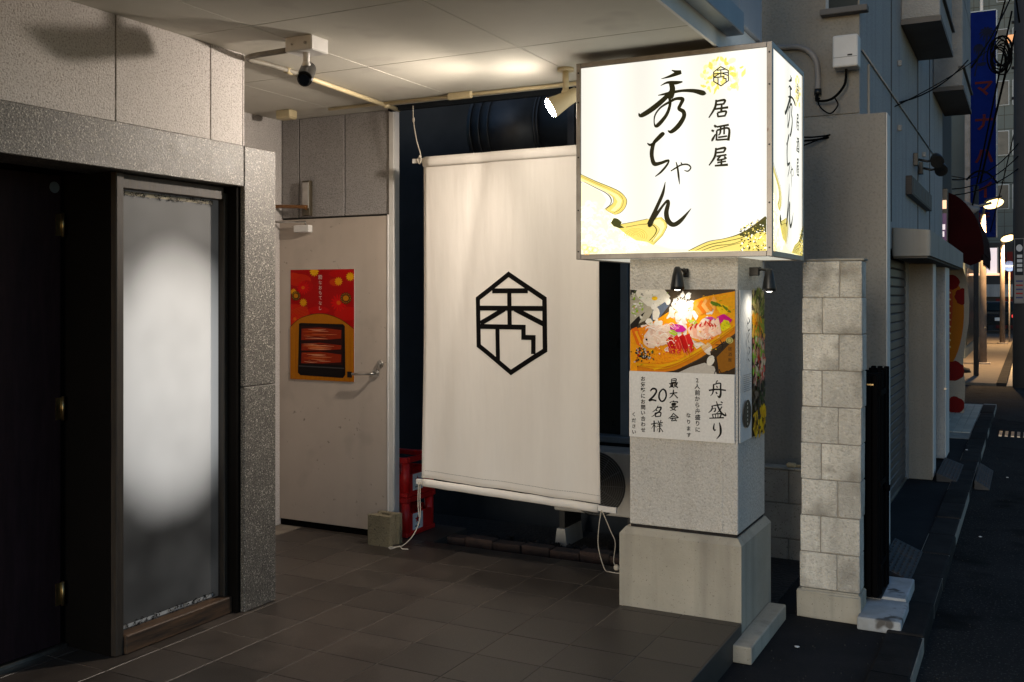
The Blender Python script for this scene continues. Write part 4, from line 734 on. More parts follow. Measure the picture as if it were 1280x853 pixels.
P.poly(qp([(660,95),(890,20),(890,100),(760,150)]),(.84,.46,.01)); P.poly(qp([(700,110),(890,50),(890,250),(780,190)]),(.80,.46,.06))
P.poly(qp([(60,640),(200,680),(420,600),(640,480),(800,350),(890,290),(890,360),(780,450),(600,575),(400,680),(300,700),(60,700)]),(.62,.28,.008))
P.poly(qp([(200,668),(420,590),(640,470),(800,345),(890,285),(890,300),(800,365),(640,490),(430,610),(210,690)]),(.92,.56,.03))
P.poly(qp([(340,700),(520,630),(640,560),(760,480),(890,380),(890,700)]),(.045,.03,.018))
P.poly(qp([(420,700),(520,650),(640,610),(720,640),(740,700)]),(.55,.52,.48)); el(690,590,30,45,(.75,.72,.66),.4); P.poly(qp([(740,560),(890,400),(890,640),(800,690),(760,690)]),(.30,.15,.03))
for l in ([(800,430),(740,480),(700,500)],[(770,420),(790,470),(780,500)],[(730,460),(800,455)],[(720,570),(745,610),(730,680)],[(745,640),(720,700)],[(760,660),(780,690),(830,670)]): br(l,(.012,.01,.008),7)
for i in range(3):
    u,v=q(848,490+i*45); P.text('居酒屋'[i],u,v,.020,(.03,.015,.005))
el(845,420,30,26,(.55,.52,.25)); 
P.line([(q(845,420)[0]+.012*math.cos(a),q(845,420)[1]+.012*math.sin(a)) for a in [math.pi/6+i*math.pi/3 for i in range(7)]],.0018,(.05,.03,.01),True)
# white radish bed, fish, garnish
for i in range(60): el(rs.uniform(120,700),rs.uniform(140,500),rs.uniform(20,60),rs.uniform(10,30),rs.choice([(.82,.78,.72),(.86,.83,.78),(.78,.72,.64),(.85,.75,.68)]),rs.uniform(0,3),10,.2)

for i in range(46): el(450+rs.gauss(0,52),165+rs.gauss(0,62),rs.uniform(14,38),rs.uniform(10,26),rs.choice([(.86,.84,.80),(.80,.77,.72),(.88,.87,.84),(.74,.71,.66)]),rs.uniform(0,3),10,.3)

for i in range(40): a=rs.uniform(0,3.14); br([(450+rs.uniform(-90,90),150+rs.uniform(-110,110)),(450+rs.uniform(-90,90),150+rs.uniform(-110,110))],rs.choice([(.88,.86,.82),(.70,.68,.64),(.9,.88,.85)]),4)
for k in range(5): P.poly(qp([(545+k*34,150-k*8),(580+k*34,95-k*10),(605+k*34,120-k*8),(640+k*22,200-k*6),(600+k*30,215-k*10)]),[(.80,.42,.16),(.70,.26,.08),(.85,.52,.25),(.74,.32,.10),(.84,.48,.2)][k])
for k in range(9): P.poly(qp([(120+k*26,330+(k%3)*14),(210+k*22,300),(260+k*20,340),(230+k*16,400),(150+k*20,420)]),[(.80,.68,.60),(.84,.75,.68),(.76,.60,.52)][k%3])
for k in range(4): el(170+k*45,455-k*12,60,38,[(.80,.66,.56),(.83,.72,.63)][k%2],.5,14,.08)
P.poly(qp([(10,340),(60,320),(110,420),(95,490),(60,470)]),(.70,.22,.03)); P.poly(qp([(70,330),(150,310),(165,340),(120,400),(90,390)]),(.80,.34,.05)); P.poly(qp([(40,360),(60,355),(105,450),(90,470)]),(.88,.45,.12))
el(410,325,70,32,(.50,.06,.32),.1,14,.15); el(400,322,30,12,(.70,.25,.5),.1); el(375,365,40,20,(.45,.60,.12),.3,12,.2); el(540,270,40,18,(.5,.62,.2),.2,12,.2)
P.poly(qp([(740,230),(800,200),(870,250),(840,290),(770,280)]),(.55,.02,.26)); P.poly(qp([(640,235),(700,225),(760,260),(740,275)]),(.50,.1,.34)); el(790,160,50,40,(.85,.62,.06),.3,14,.15); el(740,125,45,18,(.14,.22,.04),.4,12,.3); el(820,160,40,12,(.2,.25,.03),.7,12,.3)
P.poly(qp([(760,330),(800,250),(840,260),(860,310),(800,350)]),(.72,.66,.05)); 
for i in range(14): el(rs.uniform(770,850),rs.uniform(265,335),8,5,rs.choice([(.8,.75,.1),(.5,.55,.05)]),rs.uniform(0,3),7)
for k in range(7): P.poly(qp([(500+k*38,330-k*12),(540+k*36,290-k*10),(600+k*30,370-k*2),(610+k*24,430-k*6),(520+k*30,400-k*8)]),[(.86,.66,.55),(.80,.50,.40),(.87,.72,.62)][k%3])
for k in range(5): P.poly(qp([(515+k*40,330-k*13),(535+k*38,290-k*10),(548+k*38,292-k*10),(526+k*40,345-k*13)]),(.55,.06,.05)); 
for k in range(3): P.poly(qp([(640+k*38,250+k*12),(700+k*20,300),(690+k*20,318)]),(.55,.08,.06))
P.poly(qp([(520,400),(640,430),(760,370),(770,400),(640,440),(560,430)]),(.84,.42,.14))
for k in range(4):
    x=315+k*52; P.poly(qp([(x,430-k*14),(x+45,385-k*6),(x+85,470),(x+80,530-k*8),(x+50,550-k*6)]),[(.52,.035,.04),(.60,.07,.06),(.48,.03,.035),(.58,.06,.06)][k]); br([(x+8,430-k*14),(x+40,490),(x+58,545-k*6)],(.75,.25,.20),4)
for i in range(160): x=rs.uniform(190,520); y=rs.uniform(500,650-(x-190)*.25); br([(x,y),(x+rs.uniform(-22,22),y+rs.uniform(-14,14))],rs.choice([(.85,.42,.03),(.78,.32,.02),(.90,.55,.08),(.70,.25,.02)]),4)
for i in range(80): el(rs.gauss(110,40),rs.gauss(550,38),rs.uniform(5,14),rs.uniform(4,10),rs.choice([(.02,.03,.02),(.03,.05,.02),(.015,.015,.012),(.40,.02,.03),(.05,.09,.03),(.6,.55,.5)]),rs.uniform(0,3),7,.3)
for i in range(70): el(rs.uniform(60,760),rs.uniform(250,560),rs.uniform(3,9),rs.uniform(2,6),rs.choice([(.9,.88,.84),(.5,.62,.15),(.85,.6,.1),(.7,.15,.1),(.9,.8,.7)]),rs.uniform(0,3),7,.3)
for k in range(26): x=rs.uniform(130,330); y=rs.uniform(300,460); br([(x,y),(x+rs.uniform(20,50),y-rs.uniform(5,25)),(x+rs.uniform(60,90),y+rs.uniform(-8,14))],rs.choice([(.90,.80,.74),(.70,.50,.42),(.84,.70,.62),(.92,.88,.84)]),rs.uniform(3,8))
for k in range(30): x=rs.uniform(520,760); y=rs.uniform(270,410); br([(x,y),(x+rs.uniform(10,30),y-rs.uniform(5,20))],rs.choice([(.92,.82,.76),(.62,.20,.16),(.86,.60,.48),(.93,.88,.84)]),rs.uniform(2,6))
for k in range(16): x=330+rs.uniform(0,190); y=rs.uniform(400,540); br([(x,y),(x+10,y+24),(x+16,y+50)],rs.choice([(.70,.12,.10),(.40,.015,.02),(.80,.32,.26)]),rs.uniform(2,5))
for k in range(40): x=rs.uniform(10,330); y=rs.uniform(5,150); br([(x,y),(x+rs.uniform(-20,20),y+rs.uniform(-12,12))],rs.choice([(.85,.83,.78),(.45,.43,.38),(.30,.40,.14),(.20,.19,.17)]),rs.uniform(2,6))
for k in range(34): x=rs.uniform(640,880); y=rs.uniform(40,180); br([(x,y),(x+rs.uniform(-24,24),y+rs.uniform(-10,10))],rs.choice([(.88,.52,.04),(.95,.68,.15),(.70,.34,.02),(.40,.45,.06)]),rs.uniform(2,5))
for k in range(8): br([(60,650-k*3),(300+k*8,676-k*9),(560,560-k*7),(880,330-k*5)],rs.choice([(.80,.42,.03),(.66,.30,.01),(.93,.62,.08)]),2.5)
# lower lettering
P.rect(0,0,PW,ph0,(.78,.765,.74))
for l in ART['ptxt']: P.brush(l,(.010,.009,.009),5,1.4)
for c_,u,v,s_ in ART['ptiny']: P.text(c_,u,v,s_*1.15,(.02,.018,.018),.0006)
P.tone=rich; P.build('print', M['print'], pf)
ps=thing('menu_poster','narrow poster of assorted dishes on the street side of the pillar','poster',(-1.275,5.11,1.25))
MB().box(-1.2725,-1.2690,4.872,5.378,.873,1.628,b=.0008).build('board', M['paper'], ps)
P=Print(frame((-1.2686,4.872,.873),(0,1,0),(0,0,1))); PW2,PH2=.506,.755
P.rect(0,0,PW2,PH2,(.76,.76,.75)); P.rect(.23,0,PW2,PH2,(.10,.08,.05))
bands=[(.62,.75,[(.30,.33,.10),(.5,.42,.2),(.2,.25,.08),(.7,.6,.35)]),(.50,.62,[(.75,.40,.08),(.80,.55,.2),(.6,.25,.05),(.4,.45,.12)]),(.40,.50,[(.62,.36,.24),(.7,.62,.5),(.32,.5,.12),(.55,.25,.2)]),(.27,.40,[(.55,.30,.28),(.62,.10,.03),(.35,.6,.15),(.72,.62,.5),(.4,.22,.18)]),(.13,.27,[(.03,.035,.03),(.05,.05,.045),(.2,.17,.14),(.06,.09,.04)]),(.0,.13,[(.70,.48,.05),(.78,.58,.12),(.45,.28,.04),(.08,.08,.07)])]
for v0,v1,cs in bands:
    for i in range(75): P.ell(rs.uniform(.245,.49),rs.uniform(v0,v1),rs.uniform(.006,.035),rs.uniform(.005,.022),rs.choice(cs),rs.uniform(0,3),9,False,.3)
P.rect(.355,0,.362,PH2,(.03,.025,.02))
for i,l in enumerate(([(.12,.62,.003),(.15,.60,.008),(.12,.585,.005)],[(.11,.57,.004),(.13,.55,.007),(.16,.56,.004)],[(.15,.54,.006),(.12,.51,.007),(.14,.49,.004)],[(.13,.47,.005),(.16,.455,.007),(.13,.43,.004)],[(.12,.41,.006),(.15,.395,.005)])): P.brush(l,(.02,.02,.02),5)
for i in range(9): P.rect(.03,.33-i*.010,.03+.18*(.6+.4*rs.random()),.3325-i*.010,(.35,.35,.34))
P.ell(.11,.135,.075,.070,(.06,.06,.05),0,28); 
for i in range(6): P.ell(.11,.185-i*.02,.010,.006,(.6,.58,.5),0,8)
P.tone=rich; P.build('print', M['print'], ps)
# clip lamps on the pillar
def cliplamp(base, nose, label, face):
    t=thing('clip_lamp',label,'lamp',base,'clip lamps on the pillar'); base=Vector(base); nose=Vector(nose); d=Vector((0,0,-1)); n=Vector(face)
    s=Vector((n.y,-n.x,0)) if abs(n.y)>.5 else Vector((0,1,0))
    m=MB(); 
    a=base+n*.0; bb=base+n*.035+Vector((.014,.014,.022)); cc=base+n*.002-Vector((.014,.014,.022)); m.box(min(bb.x,cc.x),max(bb.x,cc.x),min(bb.y,cc.y),max(bb.y,cc.y),cc.z,bb.z,b=.004); m.build('wall_clip', M['black'], t)
    m=MB(); m.tube([base+n*.03,base+n*.05+Vector((0,0,.012)),nose+Vector((0,0,.105))],.007,8); m.sphere(base+n*.05+Vector((0,0,.012)),.012,10); m.build('arm', M['black'], t)
    m=MB(); m.tube([nose+Vector((0,0,.115)),nose+Vector((0,0,.108)),nose+Vector((0,0,.07)),nose+Vector((0,0,.02)),nose+Vector((0,0,.0))],[.010,.016,.026,.034,.035],18,caps=False); h=m.build('shade', M['black'], t); sd=h.modifiers.new('thick','SOLIDIFY'); sd.thickness=.002
    MB().sphere(nose+Vector((0,0,.016)),.026,14,(1,1,.8)).build('bulb', M['clipbulb'], t)
    L_=bpy.data.lights.new('clip_beam','SPOT'); L_.energy=CLIP_W; L_.spot_size=math.radians(165); L_.spot_blend=1.0; L_.shadow_soft_size=.022; L_.color=(1.0,.90,.74)
    lo=bpy.data.objects.new('clip_beam',L_); COL.objects.link(lo); lo.parent=t; lo.location=nose-Vector((0,0,.012))-ORG[t.name]; lo.rotation_euler=(Vector((0,0,-1))-n*.35).to_track_quat('-Z','Y').to_euler()
cliplamp((-1.535,4.862,1.715),(-1.55,4.752,1.630),'black clip lamp shining on the sashimi poster',(0,-1,0))
cliplamp((-1.277,5.10,1.725),(-1.165,5.04,1.622),'black clip lamp on the street side of the pillar',(1,0,0))
# ================================================================= NEIGHBOURING HOUSE
wb=thing('white_building','white rendered building with balconies along the side street','building',(-3,10,-.13))
MB().box(-6.5,-1.0,6.90,8.52,2.8,9.5).box(-6.5,-1.0,8.52,13.9,1.98,9.5).box(-6.5,-1.0,7.06,8.52,-.13,2.799).box(-6.5,-1.10,8.521,13.9,-.13,1.979).build('side_wall', M['wwall'], wb)
MB().box(-6.5,-1.002,6.885,6.8995,2.81,9.5).build('alley_wall', M['bwall'], wb)
for z in (3.235,): MB().cyl((-.992,6.95,z),(-.992,13.85,z),.0065,n=8).build('wall_pipe', M['wwall'], wb)
for Y in (8.55,10.7,12.0): MB().box(-.999,-.994,Y,Y+.012,2.2,9.4).build('wall_joint', M['joint'], wb)
MB().box(-.999,-.985,7.25,7.27,2.15,3.2).build('wall_joint', M['canopy'], wb)
for Y,z in ((9.0,3.55),(9.0,3.0),(11.2,3.05),(12.7,3.1)): MB().box(-.9995,-.965,Y,Y+.03,z,z+.05,b=.004).build('vent_cap', M['balc'], wb)
for y0,y1 in ((9.25,10.72),(12.46,14.2)):
    b_=MB().box(-.999,-.685,y0,y1,4.0,5.05,b=.01); bo=b_.build('balcony', M['balc'], wb)
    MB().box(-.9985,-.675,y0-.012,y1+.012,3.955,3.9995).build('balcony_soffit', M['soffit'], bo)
    MB().box(-.90,-.684,y0+.09,y1-.1,5.055,5.5).build('balcony_rail', M['balc'], bo)
    MB().box(-.73,-.66,y0-.02,y1+.02,4.20,4.225).build('balcony_band', M['soffit'], bo)
MB().box(-1.24,-.94,6.80,6.884,3.46,3.50,b=.004).build('window_ledge', M['soffit'], wb)
MB().box(-1.20,-1.01,6.86,6.8845,3.505,4.4).build('window', M['glassdark'], wb)
MB().box(-1.21,-1.19,6.85,6.884,3.505,4.4).build('window_frame', M['winframe'], wb)
ww=thing('wing_wall','plain beige wing wall standing behind the block pier','wall',(-1.5,6.95,-.13))
MB().box(-3.2,-.834,6.885,7.055,-.13,2.80,b=.006).build('wall_face', M['bwall'], ww)
MB().box(-.8335,-.828,6.89,7.05,-.13,2.795).build('corner_strip', M['white_paint'], ww)
cn=thing('concrete_canopy','grey concrete canopy over the roller shutter','canopy',(-.85,10.7,2.0))
b=MB(); A=[(-.999,8.60),(-.708,8.60),(-.700,12.85),(-.999,12.85)]; za=[2.155,2.128,2.10,2.12]
lo=[b.bm.verts.new((x,y_,1.922)) for x,y_ in A]; hi=[b.bm.verts.new((x,y_,z)) for (x,y_),z in zip(A,za)]
b.bm.faces.new(lo[::-1]); b.bm.faces.new(hi)
for i in range(4): b.bm.faces.new((lo[i],lo[(i+1)%4],hi[(i+1)%4],hi[i]))
bmesh.ops.bevel(b.bm,geom=[e for e in b.bm.edges if abs(e.verts[0].co.z-e.verts[1].co.z)>.1],offset=.03,segments=4,profile=.5,affect='EDGES')
b.build('canopy_slab', M['canopy'], cn)
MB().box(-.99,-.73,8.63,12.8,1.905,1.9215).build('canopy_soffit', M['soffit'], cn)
sh=thing('roller_shutter','closed grey roller shutter under the concrete canopy','shutter',(-1.05,9.3,-.13))
sm=MB().box(-.008,.008,-.77,.77,-.036,.036,b=.007).mesh('slat'); sm.materials.append(M['shutter'])
z=-.075
while z<1.90: piece('slat', sm, (-1.055,9.315,z), sh); z+=.078
MB().box(-1.075,-1.06,8.53,10.1,-.13,1.95).build('shutter_backing', M['joint'], sh)
MB().box(-1.07,-1.03,8.55,10.08,-.13,-.112).build('bottom_bar', M['steel'], sh)
for Y in (8.524,10.075): MB().box(-1.08,-1.02,Y,Y+.02,-.13,1.95).build('guide_rail', M['winframe'], sh)
p1=thing('pilaster','grey rendered pilaster right after the roller shutter','pilaster',(-.9,10.25,-.13))
MB().box(-1.09,-.812,10.10,10.40,-.13,1.904,b=.006).build('shaft', M['bwall'], p1); MB().box(-.811,-.806,10.11,10.39,-.1,1.90).build('edge_strip', M['white_paint'], p1)
p2=thing('pilaster','paler rendered pilaster at the far end of the canopy','pilaster',(-.9,11.6,-.13))
MB().box(-1.09,-.79,11.30,11.85,-.10,1.904,b=.006).build('shaft', M['wwall'], p2); MB().box(-.789,-.784,11.31,11.84,-.1,1.90).build('edge_strip', M['white_paint'], p2)
MB().box(-.80,-.775,11.29,11.299,.62,.64).build('latch', M['steel'], p2)
pq=thing('wooden_plaque','dark wooden name board mounted high on the white wall','plaque',(-.97,10.65,2.6))
MB().box(-.9995,-.945,9.63,11.66,2.515,2.688,b=.004).build('board', M['plaque'], pq)
MB().box(-.9448,-.941,9.70,11.6,2.53,2.67).build('panel', M['plaque'], pq)
for k in range(5): MB().box(-.9408,-.939,9.85+k*.34,10.05+k*.34,2.555,2.645).build('carved_letter', M['soffit'], pq)
for i,(Y,z) in enumerate(((10.33,2.915),(10.80,2.885))):
    t=thing('wall_spotlight',['black wall spotlight above the wooden plaque, nearer one','black wall spotlight above the wooden plaque, farther one'][i],'spotlight',(-1,Y,z),'unlit wall spotlights')
    MB().box(-.9995,-.955,Y-.05,Y+.05,z-.06,z+.06,b=.004).build('base', M['black'], t)
    MB().tube([(-.955,Y,z),(-.88,Y+.02,z-.02),(-.80,Y+.03,z-.005)],.012,8).build('arm', M['black'], t)
    MB().tube([(-.81,Y+.07,z+.035),(-.80,Y+.03,z+.0),(-.785,Y-.05,z-.04)],[.035,.058,.062],14).build('lamp_head', M['black'], t)
wx=thing('utility_box','white plastic utility box on the neighbouring wall','utility box',(-1.07,6.82,3.1))
MB().box(-1.145,-.985,6.72,6.845,3.085,3.295,b=.014,seg=3).build('housing', M['white_paint'], wx)
MB().box(-1.12,-1.0,6.846,6.884,3.13,3.26).build('bracket', M['steel'], wx)
MB().box(-1.05,-1.02,6.7185,6.7198,3.155,3.165).box(-1.14,-.99,6.7188,6.7198,3.148,3.150).build('marking', M['joint'], wx)
gp=thing('service_pipe','grey curved service pipe on the wall behind the sign','pipe',(-1.4,6.86,3.0))
MB().tube(cr([(-1.75,6.86,3.29),(-1.50,6.86,3.29),(-1.36,6.86,3.27),(-1.28,6.86,3.19),(-1.262,6.86,3.08),(-1.262,6.86,2.98)],6),.019,10).build('pipe', M['pole'], gp)
MB().cyl((-1.262,6.86,2.985),(-1.262,6.86,2.945),.024,n=10).build('coupling', M['black'], gp)
# cables in front of the neighbouring house
def cable(label,pts,r=.008):
    o=MB().tube(pts,r,6).build('overhead_cable', M['cable'], None, org=pts[0]); return tag(o,label,'cable','overhead cables')
cable('black cable drooping from the utility box to the service pipe',cr([(-1.07,6.80,3.085),(-1.08,6.79,2.98),(-1.16,6.80,2.90),(-1.26,6.82,2.90),(-1.262,6.85,2.95)],6),.009)
cable('thin black cable coiled below the service pipe',cr([(-1.262,6.85,2.95),(-1.24,6.80,2.86),(-1.17,6.78,2.80),(-1.12,6.78,2.85),(-1.14,6.80,2.90)],6),.005)
cable('thick black cable from the service pipe to the second balcony',sag((-1.262,6.84,2.92),(-.62,12.3,4.25),.22),.007)
cable('black cable running from behind the sign up past the balcony',sag((-1.30,6.0,2.45),(-.40,14.5,4.9),.10),.005)
cable('lower black cable crossing the wing wall behind the sign',sag((-1.36,6.7,2.62),(-.93,7.2,2.80),.03),.008)
cable('twin black cable just above the lower one on the wing wall',sag((-1.36,6.68,2.645),(-.93,7.2,2.83),.045),.006)
# ================================================================= BLOCK PIER AND LOW WALL
bp_=thing('block_pier','weathered pale concrete block pier at the pavement edge','pier',(-.95,5.6,-.13))
LEAN=.016
for r in range(9):
    z0=.022+r*.196; off=LEAN*(z0/1.8); sp_=.62 if r%2==0 else .34
    x0,x1=-1.108+off,-.800+off
    MB().box(x0+.005,x1-.005,5.5255,5.665,z0-.001,z0+.1945).build('mortar_core', M['mortar'], bp_)
    xm=x0+(x1-x0)*sp_
    for (xa,xb) in ((x0+random.uniform(-.003,.003),xm-.0018),(xm+.0018,x1+random.uniform(-.004,.004))):
        b=MB().box(xa,xb,5.52+random.uniform(-.003,.002),5.67,z0+.0022,z0+.1938,b=.005,seg=2)
        for v in b.bm.verts: v.co+=Vector((random.uniform(-.0015,.0015),random.uniform(-.0012,.0012),random.uniform(-.0012,.0012)))
        b.build('block', M['cmu'], bp_)
b=MB().box(-1.125,-.79,5.495,5.69,-.14,.012,b=.012,seg=2)
for v in b.bm.verts: v.co+=Vector((random.uniform(-.004,.004),random.uniform(-.004,.004),random.uniform(-.003,.003)))
b.build('footing', M['conc'], bp_)
MB().box(-1.100,-.803,5.51,5.68,.0125,.0215).build('mortar_bed', M['conc'], bp_)
MB().box(-1.085,-.778,5.53,5.66,1.787,1.800,b=.004).build('cap', M['mortar'], bp_)
lwl=thing('low_block_wall','low concrete block wall between the pillar and the block pier','wall',(-1.6,6.6,-.13))
MB().box(-2.4,-1.03,6.615,6.70,-.13,.455).build('mortar_core', M['mortar'], lwl)
for r,zt in enumerate((.462,.243,.012)):
    zb=(.243,.012,-.13)[r]
    x=-2.4+(.0 if r%2 else -.2)
    while x<-1.03:
        a=max(x,-2.4); e=min(x+.40,-1.03)
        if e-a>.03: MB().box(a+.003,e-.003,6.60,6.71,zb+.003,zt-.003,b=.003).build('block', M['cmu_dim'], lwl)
        x+=.40
MB().box(-2.4,-1.03,6.595,6.72,.4625,.475,b=.003).build('coping', M['conc'], lwl)
tag(MB().box(-1.42,-1.36,6.62,6.66,.476,.505,b=.008).cyl((-1.36,6.64,.487),(-1.22,6.65,.487),.009,n=8).build('wall_tap', M['cream_pvc'], None, org=(-1.39,6.64,.476)),'small brass-coloured fitting lying on the low block wall','pipe fitting')
pt=thing('painted_step','pale painted concrete step at the foot of the block pier','step',(-.68,5.8,-.13))
for (x0,x1,y0,y1,zt) in ((-.800,-.585,5.42,5.80,-.068),(-.790,-.60,5.805,6.25,-.055)):
    b=MB().box(x0,x1,y0,y1,-.135,zt,b=.008,seg=2)
    b.build('slab', M['conc_paint'], pt)
b=MB()
for i in range(46):
    x=random.uniform(-.60,-.555); y_=random.uniform(5.5,6.3); r=random.uniform(.006,.020); b.box(x-r,x+r,y_-r*1.6,y_+r*1.6,-.133,-.128-.0+.004*random.random())
stuff(b.build('paint_splash', M['conc_paint'], pt))
gt=thing('folding_gate','folded black steel gate standing behind the block pier','gate',(-.78,5.9,-.05))
for i,(y0,dx) in enumerate(((5.74,0),(5.82,.012),(5.90,.004),(5.98,.016),(6.03,.022))):
    for x0 in (-.835,-.800,-.765): MB().box(x0+dx,x0+.026+dx,y0,y0+.035,-.05,1.165+.008*i,b=.003).build('upright', M['black_m'], gt)
MB().box(-.845,-.72,5.735,6.07,-.052,-.0505).build('base_plate', M['steel'], gt)
for z in (.1,.55,1.05): MB().box(-.83,-.725,5.7755,6.05,z,z+.03).build('cross_rail', M['black_m'], gt)
MB().box(-.84,-.76,5.735,5.7395,1.11,1.118).build('brass_strip', M['brass'], gt)
MB().cyl((-.735,5.95,.52),(-.70,5.95,.52),.018,n=10).build('latch', M['black_m'], gt)
MB().box(-.84,-.735,5.775,6.07,-.045,1.17).build('folded_panel', M['black_m'], gt)
MB().cyl((-.842,5.76,.02),(-.842,5.76,.10),.012,n=8).build('hinge', M['steel'], gt)
def ramp(label,x0,x1,y0,y1,zb,h):
    t=thing('kerb_ramp',label,'ramp',((x0+x1)/2,(y0+y1)/2,zb),'kerb ramps'); m=MB()
    m.prism([(x0,zb+h),(x0,zb),(x1,zb),(x1,zb+.012)],'y',y0,y1); m.build('wedge', M['grate'], t); n=6
    rb_=MB()
    for k in range(n):
        f=(k+.5)/n; x=x0+(x1-x0)*f; z=zb+h+(.012-h)*f; yq=y0+.02
        while yq<y1-.05: rb_.box(x-.006,x+.006,yq,yq+.05,z-.004,z+.005); yq+=.075
    stuff(rb_.build('tread_ribs', M['grate'], t))
ramp('chequered kerb ramp beside the painted step',-.815,-.64,6.42,7.20,-.129,.085)
ramp('rusty kerb ramp at the foot of the pilaster',-.775,-.60,10.06,11.1,-.129,.075)
ramp('grey kerb ramp lying on the road beside the kerb',-.46,-.335,10.2,11.3,-.199,.085)
for i,(x,y_,z,l) in enumerate(((-.33,8.2,-.198,'small white paper scrap on the dark road by the kerb'),(-1.02,5.0,-.130,'tiny white paper scrap on the pavement before the block pier'),(-.62,12.0,-.092,'white paper scrap on the kerb by the far pilaster'),(-.20,11.0,-.198,'pale crumpled scrap farther out on the road'))):
    m=MB(); q_=bmesh.ops.create_icosphere(m.bm,subdivisions=2,radius=.011)
    for v in q_['verts']: v.co=Vector((v.co.x*random.uniform(.7,1.5),v.co.y*random.uniform(.8,1.3),abs(v.co.z)*random.uniform(.3,.6)))+Vector((x,y_,z))
    tag(m.build('paper_scrap', M['paper'], None, org=(x,y_,z)),l,'litter')
rg=MB()
for i in range(420):
    e=random.random()**1.7; x=-.46+e*1.6; yy=random.uniform(3.2,13); r=random.uniform(.002,.0045)
    q_=bmesh.ops.create_icosphere(rg.bm, subdivisions=1, radius=r)
    for v in q_['verts']: v.co=Vector((v.co.x*random.uniform(.7,1.4),v.co.y*random.uniform(.7,1.4),v.co.z*.6))+Vector((x,yy,-.198))
for i in range(90):
    x=random.uniform(-1.24,-.66); yy=random.uniform(3.4,6.4); r=random.uniform(.0015,.0035)
    q_=bmesh.ops.create_icosphere(rg.bm, subdivisions=1, radius=r)
    for v in q_['verts']: v.co=v.co+Vector((x,yy,-.128))
tag(stuff(rg.build('road_grit', M['grit'])),'fine grit and small stones scattered on the dark road','grit')
# ================================================================= FAR STREET
# side-street corner shop
cs=thing('corner_shop','dark corner shop under the maroon awning','shop',(-2.5,15.7,-.13))
MB().box(-6.5,-1.12,13.91,17.4,-.13,7.0).build('wall', M['shade_bldg'], cs)
MB().box(-1.119,-1.10,14.2,15.6,.1,2.0).build('window', M['glassdark'], cs)
MB().box(-1.119,-1.09,15.8,16.8,-.1,2.0).build('door', M['shade_bldg'], cs)
aw=thing('barrel_awning','rounded maroon canvas awning over the corner shop','awning',(-.85,15.6,2.2))
prof=[(-1.11+.58*math.sin(a)*.98,2.15+.86*math.cos(a)) for a in [i*math.pi/2/12 for i in range(13)]]
b=MB(); b.prism(prof+[(-.56,2.15),(-1.11,2.15)],'y',14.5,17.2); b.build('hood', M['maroon'], aw)
b=MB()
for k in range(9): y0=14.5+k*.3; b.prism([(y0,2.16),(y0+.298,2.16),(y0+.28,2.04),(y0+.15,1.99),(y0+.02,2.04)],'x',-.556,-.55)
for k in range(2): x0=-1.1+k*.27; b.prism([(x0,2.16),(x0+.268,2.16),(x0+.25,2.05),(x0+.13,2.0),(x0+.02,2.05)],'y',14.49,14.498)
b.build('scalloped_valance', M['maroon'], aw)
ls=thing('purple_sign','small purple lit sign on the corner of the white building','sign',(-1.0,13.96,2.2))
MB().box(-1.085,-.94,13.93,14.0,2.18,2.98,b=.004).build('sign_box', M['black'], ls)
MB().box(-1.070,-.955,13.925,13.9295,2.22,2.66).build('purple_panel', M['purple_e'], ls)
MB().box(-1.070,-.955,13.925,13.9295,2.72,2.83).build('orange_panel', M['orange_e'], ls)
MB().box(-1.070,-1.045,13.920,13.9245,2.26,2.42).build('red_strip', M['red_e'], ls)
MB().box(-1.01,-.97,13.920,13.9245,2.45,2.52).box(-1.0,-.98,13.920,13.9245,2.36,2.43).build('letter', M['pink_e'], ls)
# pop-art board
hb_=thing('food_board','tall white board with an orange hot dog and red tomato shapes','board',(-.97,16.6,-.13))
edge=[(-1.2,-.13),(-.86,-.13),(-.845,.3),(-.875,.6),(-.845,.9),(-.80,1.2),(-.79,1.5),(-.82,1.8),(-.88,2.02),(-1.2,2.05)]
MB().prism(edge,'y',16.0,16.03).build('panel', M['bwall'], hb_)
P=Print(frame((-1.2,15.998,-.13),(1,0,0),(0,0,1)),(0,0,.345,2.1))
P.ell(.16,1.30,.17,.62,(.30,.10,.008),-.10,30); P.ell(.10,1.35,.075,.5,(.30,.05,.02),-.10,24)
for k in range(9): P.brush([(.05,.95+k*.10,.02),(.10,1.0+k*.10,.028),(.16,.97+k*.10,.02)],(.62,.50,.22),3)
for x,z,r in ((.17,1.93,.11),(.33,1.72,.12),(.20,.62,.15),(.22,.12,.13)):
    P.ell(x,z,r,r,(.13,.006,.006),0,22,False,.08)
P.build('print', M['printmatt'], hb_)
# pale corner paving, the shop's pool of light painted in; side road beyond
pp=struct(MB().box(-1.10,-.66,13.2,17.5,-.132,-.126).build('corner_paving', M['mortar']))
tmesh=MB().box(-.049,.049,-.145,.145,-.01,.0,b=.003).mesh('paver'); tmesh.materials.append(M['lit_pave'])
for i in range(4):
    for j in range(12): piece('paver', tmesh, (-1.03+i*.103, 13.9+j*.3, -.117), pp)
fpv=struct(MB().box(-8,-.60,22.1,56,-.4,-.15).build('far_pavement', M['pave']))
fk=struct(MB().box(-.60,-.42,22.1,56,-.4,-.14).build('far_kerb', M['kerb']))
struct(MB().box(-.42,-.30,22.1,56,-.4,-.19).build('gutter', M['conc']))
tg=thing('drain_grate','pale steel drain grating across the dark road','grate',(.1,15.0,-.2))
for k in range(12): MB().box(-.36+k*.07,-.36+k*.07+.035,14.2,14.7,-.199,-.190).build('bar', M['steel'], tg)
